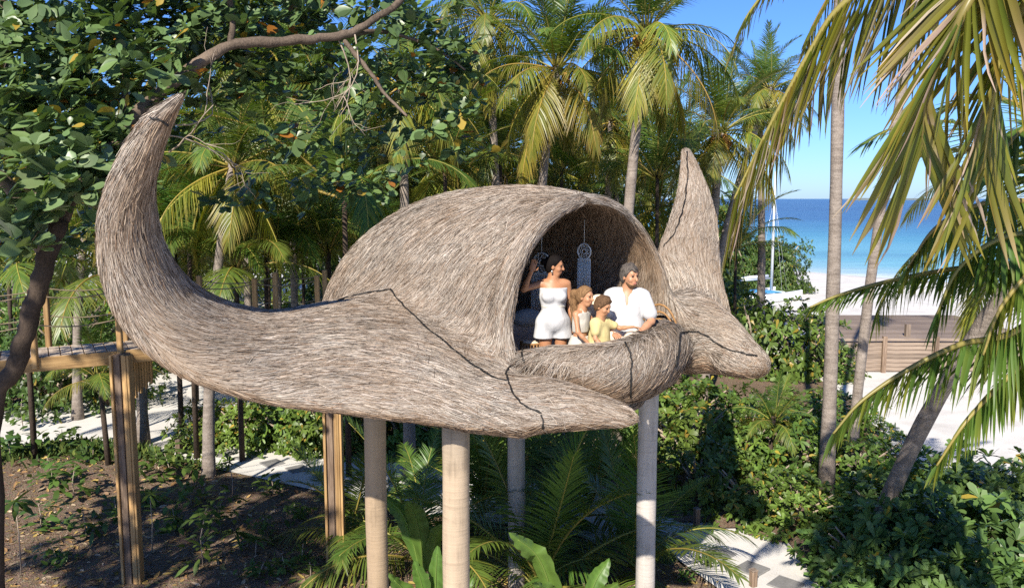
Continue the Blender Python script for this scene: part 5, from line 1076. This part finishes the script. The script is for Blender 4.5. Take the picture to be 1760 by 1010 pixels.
wc = P(1122, 545, 9.75); ch = empty('wicker_chair', (wc[0], wc[1], FLOOR_Z), -.6, 'wicker armchair partly hidden behind the man', 'chair'); a = np.linspace(0, math.pi, 15)
for k in range(5): MB().tube([(math.cos(t) * (.26 - .045 * k), .2, .45 + math.sin(t) * (.5 - .09 * k)) for t in a], .014, 5).build('back_loop', M['wicker'], ch)
MB().tube([(0, 0, .38), (0, 0, .4), (0, 0, .46), (0, 0, .47)], [.05, .26, .27, .05], 20).build('seat', M['wicker'], ch)
for sx in (-.18, .18):
    for sy in (-.18, .18): MB().tube([(sx, sy, 0), (sx * .9, sy * .9, .4)], .02, 6).build('leg', M['wicker'], ch)
# ------------------------------------------------------------------ the family
def m_skin():
    n = NT('skin'); a = n.noise(60, 3, .6, n.coords('Object')).outputs[0]; c = n.mix(1.0, n.attr(), n.ramp(a, [(.3, .9), (.7, 1.06)]), 'MULTIPLY'); b = n.princ(c, .48, spec=.35, link=False); b.inputs['Subsurface Weight'].default_value = .08; b.inputs['Subsurface Radius'].default_value = (.012, .005, .003); n.lk(b.outputs[0], n.out.inputs[0]); return n.m
def m_cloth(name, col, scale=160):
    n = NT(name); v = n.coords('Object'); a = n.noise(scale, 3, .6, v).outputs[0]; w = n.noise(8, 3, .5, n.coords('Object', (1, 1, .45))).outputs[0]
    n.princ(n.mix(1.0, col, n.ramp(w, [(.32, .82), (.6, 1.03)]), 'MULTIPLY'), .9, n.bump(n.math('ADD', n.math('MULTIPLY', a, .04), n.math('MULTIPLY', w, 1.4)), .55, .03), spec=.15); return n.m
def m_hair(name, a, b):
    n = NT(name); f = n.noise(14, 5, .65, n.coords('Object', (6, 6, 1))).outputs[0]; n.princ(n.ramp(f, [(.35, b), (.65, a)]), .6, n.bump(f, .8, .012), spec=.06); return n.m
M['skin'] = m_skin(); M['white_cloth'] = m_cloth('white_linen', (.47, .465, .46)); M['cream_cloth'] = m_cloth('cream_linen', (.47, .44, .38)); M['yellow_cloth'] = m_cloth('yellow_cotton', (.52, .43, .2)); M['beige_cloth'] = m_cloth('beige_cotton', (.66, .55, .43)); M['eye'] = m_simple('eye_dark', (.03, .02, .015), .2, 5)
M['hair_black'] = m_hair('black_hair', (.011, .008, .007), (.005, .004, .004)); M['hair_blonde'] = m_hair('brown_blonde_hair', (.26, .15, .07), (.11, .06, .03)); M['hair_brown'] = m_hair('brown_hair', (.15, .085, .045), (.06, .035, .02)); M['hair_grey'] = m_hair('grey_brown_hair', (.14, .118, .1), (.035, .03, .026)); M['silver'] = m_simple('silver_metal', (.6, .58, .55), .3, 10, metal=.8)
class Person:
    """local frame: x = the person's left, y = forward, z = up from the floor"""
    def __init__(s, base, face, label, h, head, look, tilt=0.0, skin=(.4, .2, .105), lean=0.0):
        s.h = h; f = nrm(np.array([face[0], face[1], 0.0])); l = np.cross([0, 0, 1.0], f); s.R = np.column_stack([-l * -1, f, [0, 0, 1.0]]); s.base = np.asarray(base, float)
        s.e = empty('person', s.base, 0, label, 'person', 'family looking out of the pod'); s.skin = np.array(skin)
        s.lo = np.array([-.62, -.62, -.05]) * 1.0; s.hi = np.array([.62, .72, h + .12]); s.vox = .0085
        s.f = Field(s.lo, s.hi, s.vox); s.head = np.asarray(head, float)
        lk = nrm(np.array(look, float)); sx = nrm(np.cross(lk, [0, 0, 1.0])); up = np.cross(sx, lk); ca, sa = math.cos(tilt), math.sin(tilt); s.H = np.column_stack([sx * ca + up * sa, lk, up * ca - sx * sa])
    def hp(s, x, y, z): return s.head + s.H @ (np.array([x, y, z]) * s.hs)
    def cap(s, a, b, ra, rb=None, k=.03, f=None): (f or s.f).capsule(a, b, ra, rb, k)
    def torso(s, f, hip, chest, sh, w, infl=0.0, k=.05, d=1.0):
        hip, chest, sh = map(np.asarray, (hip, chest, sh)); lx = np.array([1.0, 0, 0]) if not hasattr(s, 'tx') else s.tx
        f.ellipsoid(hip, np.array([.165 * w, .115 * w * d, .13 * w]) + infl, k=k); f.ellipsoid((hip + chest) / 2, np.array([.128 * w, .095 * w * d, .16 * w]) + infl, k=k); f.ellipsoid(chest, np.array([.155 * w, .108 * w * d, .17 * w]) + infl, k=k)
        f.capsule(sh - lx * .12 * w, sh + lx * .12 * w, .062 * w + infl, k=k)
    def make_head(s, hs=1.0, neck=None, nose=1.0, ear=True):
        s.hs = hs; f = s.f; Rh = s.H
        f.ellipsoid(s.hp(0, -.012, .035), np.array([.074, .095, .088]) * hs, Rh, k=.02); f.ellipsoid(s.hp(0, .02, -.035), np.array([.058, .07, .075]) * hs, Rh, k=.03)
        f.capsule(s.hp(-.022, .05, -.092), s.hp(.022, .05, -.092), .022 * hs, k=.03); f.capsule(s.hp(0, .085, .02), s.hp(0, .108 * nose, -.028), .010 * hs, .0145 * hs, k=.012)
        f.capsule(s.hp(-.03, .078, .03), s.hp(.03, .078, .03), .012 * hs, k=.02); f.capsule(s.hp(-.018, .082, -.058), s.hp(.018, .082, -.058), .009 * hs, k=.008); f.capsule(s.hp(-.014, .082, -.07), s.hp(.014, .082, -.07), .009 * hs, k=.008)
        for sg in (-1, 1):
            f.ellipsoid(s.hp(sg * .03, .09, .012), np.array([.016, .012, .011]) * hs, Rh, k=.012, op='sub')
            f.ellipsoid(s.hp(sg * .076, -.008, -.01), np.array([.011, .02, .031]) * hs, Rh, k=.008); f.ellipsoid(s.hp(sg * .04, .06, -.03), np.array([.022, .022, .022]) * hs, Rh, k=.02)
            mb = Field((-.02,) * 3, (.02,) * 3, .004); mb.ellipsoid((0, 0, 0), (.0125, .0125, .0125)); v, q = mb.surface(); o = obj('eye', mesh_np('eye', v * hs, q, [M['eye']]), s.e); o.location = s.w(s.hp(sg * .03, .078, .012))
            MB().tube([s.w(s.hp(sg * (.014 + .012 * t), .091 - .003 * t * t, .034 + .004 * math.sin(t * 1.6))) for t in (0, 1, 2, 2.6)], [.002, .004, .0035, .0015], 5).build('eyebrow', M[s.hairmat], s.e)
        if neck is not None: f.capsule(neck, s.hp(0, -.025, -.05), .056 * hs, .05 * hs, k=.03)
    def w(s, p): return s.R @ np.asarray(p, float)
    def hand(s, wrist, dirn, palm, k=1.0, curl=.35, f=None):
        """palm, four unequal fingers and a thumb from the side"""
        f = f or s.f; d = nrm(np.array(dirn, float)); n = np.array(palm, float); n = nrm(n - d * (n @ d)); sd = np.cross(d, n); w = np.asarray(wrist, float)
        c = w + d * .045 * k; Rm = np.column_stack([sd, d, n]); f.ellipsoid(c, np.array([.04, .052, .017]) * k, Rm, k=.012)
        for i, (o, L) in enumerate(((-.029, .066), (-.01, .076), (.01, .071), (.028, .056))):
            a = w + (d * .082 + sd * o) * k; b = a + (d * math.cos(curl * .5) + n * math.sin(curl * .5) + sd * o * 2.5) * L * .52 * k; e = b + (d * math.cos(curl * 1.4) + n * math.sin(curl * 1.4) + sd * o * 1.5) * L * .5 * k
            f.capsule(a - d * .02 * k, b, .0088 * k, .0082 * k, k=.005); f.capsule(b, e, .0082 * k, .007 * k, k=.003)
        a = w + (d * .02 - sd * .034) * k; b = a + (d * .6 - sd * .75 + n * .3) * .036 * k; e = b + (d * .85 - sd * .25 + n * .4) * .032 * k; f.capsule(a, b, .0115 * k, .01 * k, k=.008); f.capsule(b, e, .01 * k, .008 * k, k=.004)
    def arm(s, sh, el, wr, r=1.0, k=.02, f=None): 
        f = f or s.f; sh, el, wr = map(np.asarray, (sh, el, wr)); f.capsule(sh, el, .046 * r, .036 * r, k=.03); f.capsule(el, el + (wr - el) * .35, .037 * r, .036 * r, k=k); f.capsule(el + (wr - el) * .3, wr, .036 * r, .024 * r, k=k)
    def leg(s, hip, kn, an, r=1.0, toe=(0, 1, 0)):
        hip, kn, an = map(np.asarray, (hip, kn, an)); f = s.f; f.capsule(hip, kn, .085 * r, .052 * r, k=.03); f.capsule(kn, kn + (an - kn) * .3, .052 * r, .054 * r, k=.02); f.capsule(kn + (an - kn) * .28, an, .054 * r, .034 * r, k=.02); t = nrm(np.array(toe, float)); f.capsule(an - [0, 0, .045 * r] - t * .03, an - np.array([0, 0, .055 * r]) + t * .14 * r, .034 * r, .026 * r, k=.02)
    def finish(s, f, name, mat, col=None):
        v, q = f.surface(); c = None
        if col is not None: c = np.tile(s.skin, (len(v), 1)); c = col(v, c)
        o = obj(name, mesh_np(name, v @ s.R.T, q, [M[mat]], True, c), s.e); return o
    def lips(s, v, c):
        d = np.linalg.norm((v - s.hp(0, .088, -.064)) / (np.array([.024, .024, .014]) * s.hs), axis=1); m = np.clip(1.3 - d, 0, 1)[:, None]; c = c * (1 - m) + np.array([.42, .14, .11]) * m
        for sg in (-1, 1): d = np.linalg.norm(v - s.hp(sg * .042, .07, -.03), axis=1) / (.03 * s.hs); m = .3 * np.clip(1 - d, 0, 1)[:, None]; c = c * (1 - m) + np.array([.5, .2, .13]) * m
        return c
    def cap_hair(s, name, mat, infl=.014, front=.045, low=-.03, extra=None, wav=0.0):
        f = Field(s.head - .26, s.head + .26, .008); hs = s.hs; f.ellipsoid(s.hp(0, -.014, .038), (np.array([.074, .095, .088]) * hs + infl), s.H)
        f.ellipsoid(s.hp(0, -.05, -.01), (np.array([.07, .06, .08]) * hs + infl * .8), s.H, k=.03)
        # keep off the face: a slanted hairline plane and a plane under the ears
        f.cut(s.hp(0, front, .05), s.H @ nrm(np.array([0, 1.0, -.62])), .012); f.cut(s.hp(0, 0, low - .05), s.H @ np.array([0, .35, -1.0]), .01)
        if extra: extra(f)
        if wav: _, q = f.sub(f.lo, f.lo + f.h * (f.n - 1)); f.d = f.d + (wav * np.sin(q[..., 0] * 150) * np.sin(q[..., 1] * 140 + 1) * np.sin(q[..., 2] * 150)).astype(np.float32)
        s.finish(f, name, mat)
FZ = FLOOR_Z
# --- woman in white, arm on the rim
b = P(951, 500, 8.98); p = Person((b[0], b[1], FZ), (.12, -1), 'woman in white strapless top and shorts resting one hand on the rim', 1.64, (.015, .0, 1.5), (.88, .3, -.12), .04, (.36, .17, .085)); p.hairmat = 'hair_black'
# x is to the right of the photograph for someone who faces the camera
nk = (0, -.015, 1.36); p.torso(p.f, (0, 0, .86), (0, 0, 1.17), (0, -.015, 1.3), .93); p.make_head(.94, nk); p.f.capsule((0, -.02, 1.28), nk, .06, .05, k=.04)
p.arm((-.155, -.01, 1.3), (-.34, .05, 1.25), (-.27, .17, 1.46), .88); p.hand((-.27, .17, 1.46), (.25, .15, .9), (-.3, .9, -.1), .92, .3); p.arm((.16, -.01, 1.3), (.2, -.05, 1.03), (.235, .06, .82), .88); p.hand((.235, .06, .82), (.1, .25, -.9), (-.9, .2, 0), .92, .4)
for sg in (-1, 1): p.leg((sg * .085, 0, .8), (sg * .09, .02, .45), (sg * .09, -.02, .08), .98)
for sg in (-1, 1): p.f.ellipsoid((sg * .065, .085, 1.17), (.062, .05, .06), k=.03)
p.finish(p.f, 'body', 'skin', p.lips)
f = Field((-.3, -.3, .95), (.3, .3, 1.4), .0085); p.torso(f, (0, 0, .86), (0, 0, 1.17), (0, -.015, 1.3), .93, .012)
for sg in (-1, 1): f.ellipsoid((sg * .065, .085, 1.17), (.074, .06, .068), k=.03)
f.cut((0, 0, 1.262), (0, 0, 1), .012); f.cut((0, 0, 1.0), (0, 0, -1), .01); p.finish(f, 'strapless_top', 'white_cloth')
f = Field((-.34, -.34, .6), (.34, .34, 1.12), .0085); f.capsule((0, 0, 1.05), (0, 0, .92), .118, .165, k=.04); f.ellipsoid((0, -.01, .87), (.19, .15, .14), k=.04)
for sg in (-1, 1): f.capsule((sg * .088, 0, .85), (sg * .105, .0, .66), .11, .122, k=.03)
f.cut((0, 0, .7), (0, 0, -1), .008); f.cut((0, 0, 1.06), (0, 0, 1), .008); p.finish(f, 'shorts', 'white_cloth')
f = Field((-.2, -.2, 1.0), (.2, .2, 1.12), .0085); f.ellipsoid((0, 0, 1.055), (.138, .112, .05)); f.cut((0, 0, 1.075), (0, 0, 1)); f.cut((0, 0, 1.035), (0, 0, -1)); p.finish(f, 'belt', 'cream_cloth')
p.cap_hair('hair', 'hair_black', .01, .05, -.035, lambda f: (f.ellipsoid(p.hp(0, -.125, .03), (.042, .042, .042), k=.015),))
for sg in (-1, 1): o = MB().tube([p.w(p.hp(sg * .086, -.012, -.042)), p.w(p.hp(sg * .088, -.012, -.075))], [.006, .011], 8).build('earring', M['silver'], p.e)
# --- girl leaning on the lip
b = P(997, 540, 8.78); p = Person((b[0], b[1], FZ), (.8, -.62), 'girl with long wavy ponytail in cream halter top leaning on the lip', 1.31, (0, .07, 1.185), (0, 1, -.06), 0, (.4, .2, .105)); p.hairmat = 'hair_blonde'; nk = (0, .03, 1.06)
p.torso(p.f, (0, 0, .66), (0, .015, .9), (0, .02, 1.0), .72); p.make_head(.87, nk); p.f.capsule((0, .02, .99), nk, .045, .04, k=.03)
p.arm((.115, .02, 1.0), (.155, .1, .83), (.155, .18, .665), .66); p.hand((.155, .18, .66), (.15, .85, -.45), (0, -.3, -.9), .74, .25); p.arm((-.115, .02, 1.0), (-.16, .08, .82), (-.1, .2, .68), .66); p.hand((-.1, .2, .68), (.1, .9, -.3), (0, -.2, -.9), .74, .3)
for sg in (-1, 1): p.leg((sg * .065, 0, .62), (sg * .07, .02, .35), (sg * .07, -.02, .07), .72)
p.finish(p.f, 'body', 'skin', p.lips)
f = Field((-.3, -.3, .7), (.3, .3, 1.12), .008); p.torso(f, (0, 0, .66), (0, .015, .9), (0, .02, 1.0), .72, .01); f.cut((0, 0, .8), (0, 0, -1), .008); f.cut((0, 0, .985), (0, -.5, 1), .008); f.capsule((-.05, .075, .96), (-.035, .05, 1.06), .011, k=.01); f.capsule((.05, .075, .96), (.035, .05, 1.06), .011, k=.01); p.finish(f, 'halter_top', 'cream_cloth')
f = Field((-.3, -.3, .4), (.3, .3, .8), .008); f.capsule((0, 0, .74), (0, 0, .66), .1, .13, k=.03)
for sg in (-1, 1): f.capsule((sg * .065, 0, .64), (sg * .08, .01, .46), .085, .1, k=.03)
f.cut((0, 0, .48), (0, 0, -1), .008); f.cut((0, 0, .755), (0, 0, 1), .008); p.finish(f, 'shorts', 'cream_cloth')
def tail(f):
    q = [p.hp(0, -.1, .05), p.hp(.0, -.17, .02), p.hp(.02, -.19, -.09), p.hp(.03, -.17, -.2)]; f.capsule(q[0], q[1], .03, .04, k=.03); f.capsule(q[1], q[2], .042, .045, k=.03); f.capsule(q[2], q[3], .045, .03, k=.03)
p.cap_hair('hair', 'hair_blonde', .013, .05, -.03, tail, .002)
f = Field(p.head + [-.2, -.4, -.55], p.head + [.25, .05, .1], .008); q = [p.hp(0.02, -.19, -.08), p.hp(.05, -.17, -.2), p.hp(.03, -.15, -.32), p.hp(.05, -.14, -.43)]
for a, c, r0, r1 in ((0, 1, .045, .05), (1, 2, .05, .042), (2, 3, .042, .016)): f.capsule(q[a], q[c], r0, r1, k=.03)
_, qq = f.sub(f.lo, f.lo + f.h * (f.n - 1)); f.d += (.005 * np.sin(qq[..., 2] * 70 + 6 * np.sin(qq[..., 0] * 60)) * np.cos(qq[..., 0] * 180)).astype(np.float32); p.finish(f, 'ponytail', 'hair_blonde')
# --- little boy pointing
b = P(1030, 540, 8.7); p = Person((b[0], b[1], FZ), (.72, -.7), 'small boy in yellow shirt pointing with outstretched arm', 1.2, (0, .05, 1.09), (.1, 1, -.4), 0, (.41, .21, .11)); p.hairmat = 'hair_brown'; nk = (0, .02, .97)
p.torso(p.f, (0, 0, .6), (0, .01, .82), (0, .01, .92), .66); p.make_head(.85, nk, .95); p.f.capsule((0, .01, .9), nk, .042, .038, k=.03)
p.arm((.105, .02, .91), (.2, .13, .84), (.22, .29, .87), .6); p.hand((.22, .29, .87), (.2, .95, -.05), (-.3, 0, -.9), .66, .5); p.f.capsule((.232, .34, .87), (.245, .4, .868), .0065, .005, k=.004); p.arm((-.105, .02, .91), (-.15, .07, .76), (-.11, .16, .66), .6); p.hand((-.11, .16, .655), (.2, .85, -.4), (0, -.3, -.9), .66, .3)
for sg in (-1, 1): p.leg((sg * .06, 0, .56), (sg * .065, .02, .32), (sg * .065, -.02, .065), .66)
p.finish(p.f, 'body', 'skin', p.lips)
f = Field((-.34, -.3, .42), (.34, .4, 1.05), .008); p.torso(f, (0, 0, .62), (0, .01, .82), (0, .01, .915), .66, .016); f.capsule((0, 0, .75), (0, .01, .54), .115, .155, k=.05); f.capsule((.08, .02, .905), (.16, .085, .87), .043, .042, k=.05); f.capsule((-.08, .02, .905), (-.13, .05, .82), .043, .042, k=.05)
f.cut((0, 0, .53), (0, 0, -1), .008); f.capsule((0, .02, .93), (0, .03, 1.05), .05, .05, k=.01, op='sub'); p.finish(f, 'yellow_shirt', 'yellow_cloth')
p.cap_hair('hair', 'hair_brown', .014, .058, -.015, lambda f: [f.ellipsoid(p.hp(*(nrm(np.array([rng.normal(), rng.normal() * .9, abs(rng.normal()) + .3])) * np.array([.078, .1, .095]) + np.array([0, -.014, .04]))), (.02, .02, .014), k=.012) for _ in range(18)], .002)
# --- man sitting on the lip
b = P(1077, 540, 9.0); p = Person((b[0], b[1], FZ), (-.12, -1), 'man in white short sleeved linen shirt sitting on the lip of the pod', 1.52, (.03, .03, 1.385), (.62, .75, -.06), 0, (.4, .2, .11)); p.hairmat = 'hair_grey'; nk = (.01, .0, 1.24)
p.torso(p.f, (0, 0, .74), (0, .01, 1.03), (0, 0, 1.175), 1.08); p.make_head(1.02, nk, 1.04); p.f.capsule((0, 0, 1.16), nk, .07, .06, k=.04)
p.arm((.2, 0, 1.17), (.27, .1, .9), (.1, .33, .765), 1.08); p.hand((.1, .33, .765), (-.45, .75, -.3), (0, -.3, -.9), 1.08, .3); p.arm((-.2, 0, 1.17), (-.24, .06, .9), (-.16, .26, .78), 1.05); p.hand((-.16, .26, .78), (.5, .8, -.1), (0, -.2, -.9), 1.05, .5)
p.leg((-.1, .02, .72), (-.24, .36, .72), (-.28, .3, .24), 1.02, (-.3, 1, 0)); p.leg((.1, .02, .72), (.02, .4, .7), (-.06, .34, .22), 1.02, (-.2, 1, 0)); p.finish(p.f, 'body', 'skin', p.lips)
f = Field((-.5, -.34, .62), (.5, .5, 1.36), .0085); p.torso(f, (0, 0, .76), (0, .01, 1.03), (0, 0, 1.175), 1.08, .02); f.ellipsoid((0, .0, .82), (.205, .155, .16), k=.05); f.capsule((.19, 0, 1.17), (.25, .06, .98), .068, .082, k=.03); f.capsule((-.19, 0, 1.17), (-.228, .035, .98), .068, .082, k=.03)
f.cut((0, 0, .69), (0, 0, -1), .01); f.capsule((.005, .05, 1.2), (.01, .08, 1.4), .05, .07, k=.01, op='sub'); f.capsule((.0, .13, 1.08), (.0, .11, 1.2), .012, .03, k=.01, op='sub'); p.finish(f, 'linen_shirt', 'white_cloth')
f = Field((-.2, -.16, 1.14), (.2, .2, 1.36), .007); f.capsule((.0, .0, 1.2), (.01, -.005, 1.255), .085, .076); f.capsule((0, .02, 1.15), (.01, .02, 1.4), .066, k=.008, op='sub'); f.cut((0, .05, 1.22), (0, 1, .25), .004); f.cut((0, 0, 1.262), (0, 0, 1), .004); f.cut((0, 0, 1.19), (0, 0, -1), .004); p.finish(f, 'collar', 'white_cloth')
f = Field((-.45, -.25, .55), (.4, .6, .92), .0085); f.ellipsoid((0, 0, .74), (.2, .15, .13)); f.capsule((-.1, .02, .72), (-.2, .27, .725), .1, .088, k=.04); f.capsule((.1, .02, .72), (.04, .3, .71), .1, .088, k=.04); p.finish(f, 'shorts', 'beige_cloth')
p.cap_hair('hair', 'hair_grey', .017, .05, -.03, lambda f: [f.ellipsoid(p.hp(*(nrm(np.array([rng.normal(), rng.normal() * .9 - .1, abs(rng.normal()) + .3])) * np.array([.08, .1, .095]) + np.array([0, -.014, .04]))), (.02, .02, .018), k=.012) for _ in range(26)], .003)
f = Field(p.head - .2, p.head + .2, .007); f.ellipsoid(p.hp(0, .026, -.05), np.array([.063, .07, .067]) * 1.02, p.H); f.capsule(p.hp(-.022, .05, -.092), p.hp(.022, .05, -.092), .027, k=.03); f.cut(p.hp(0, 0, -.05), p.H @ nrm(np.array([0, .45, 1.0])), .01); f.capsule(p.hp(-.016, .1, -.064), p.hp(.016, .1, -.064), .014, k=.004, op='sub'); p.finish(f, 'beard', 'hair_brown')
MB().tube([p.w(np.array([.118, .31, .772]) + np.array([math.cos(a) * .026, math.sin(a) * .018, math.sin(a) * .022])) for a in np.linspace(0, 6.2832, 13)], .007, 6, caps=False).build('wristwatch', M['silver'], p.e)
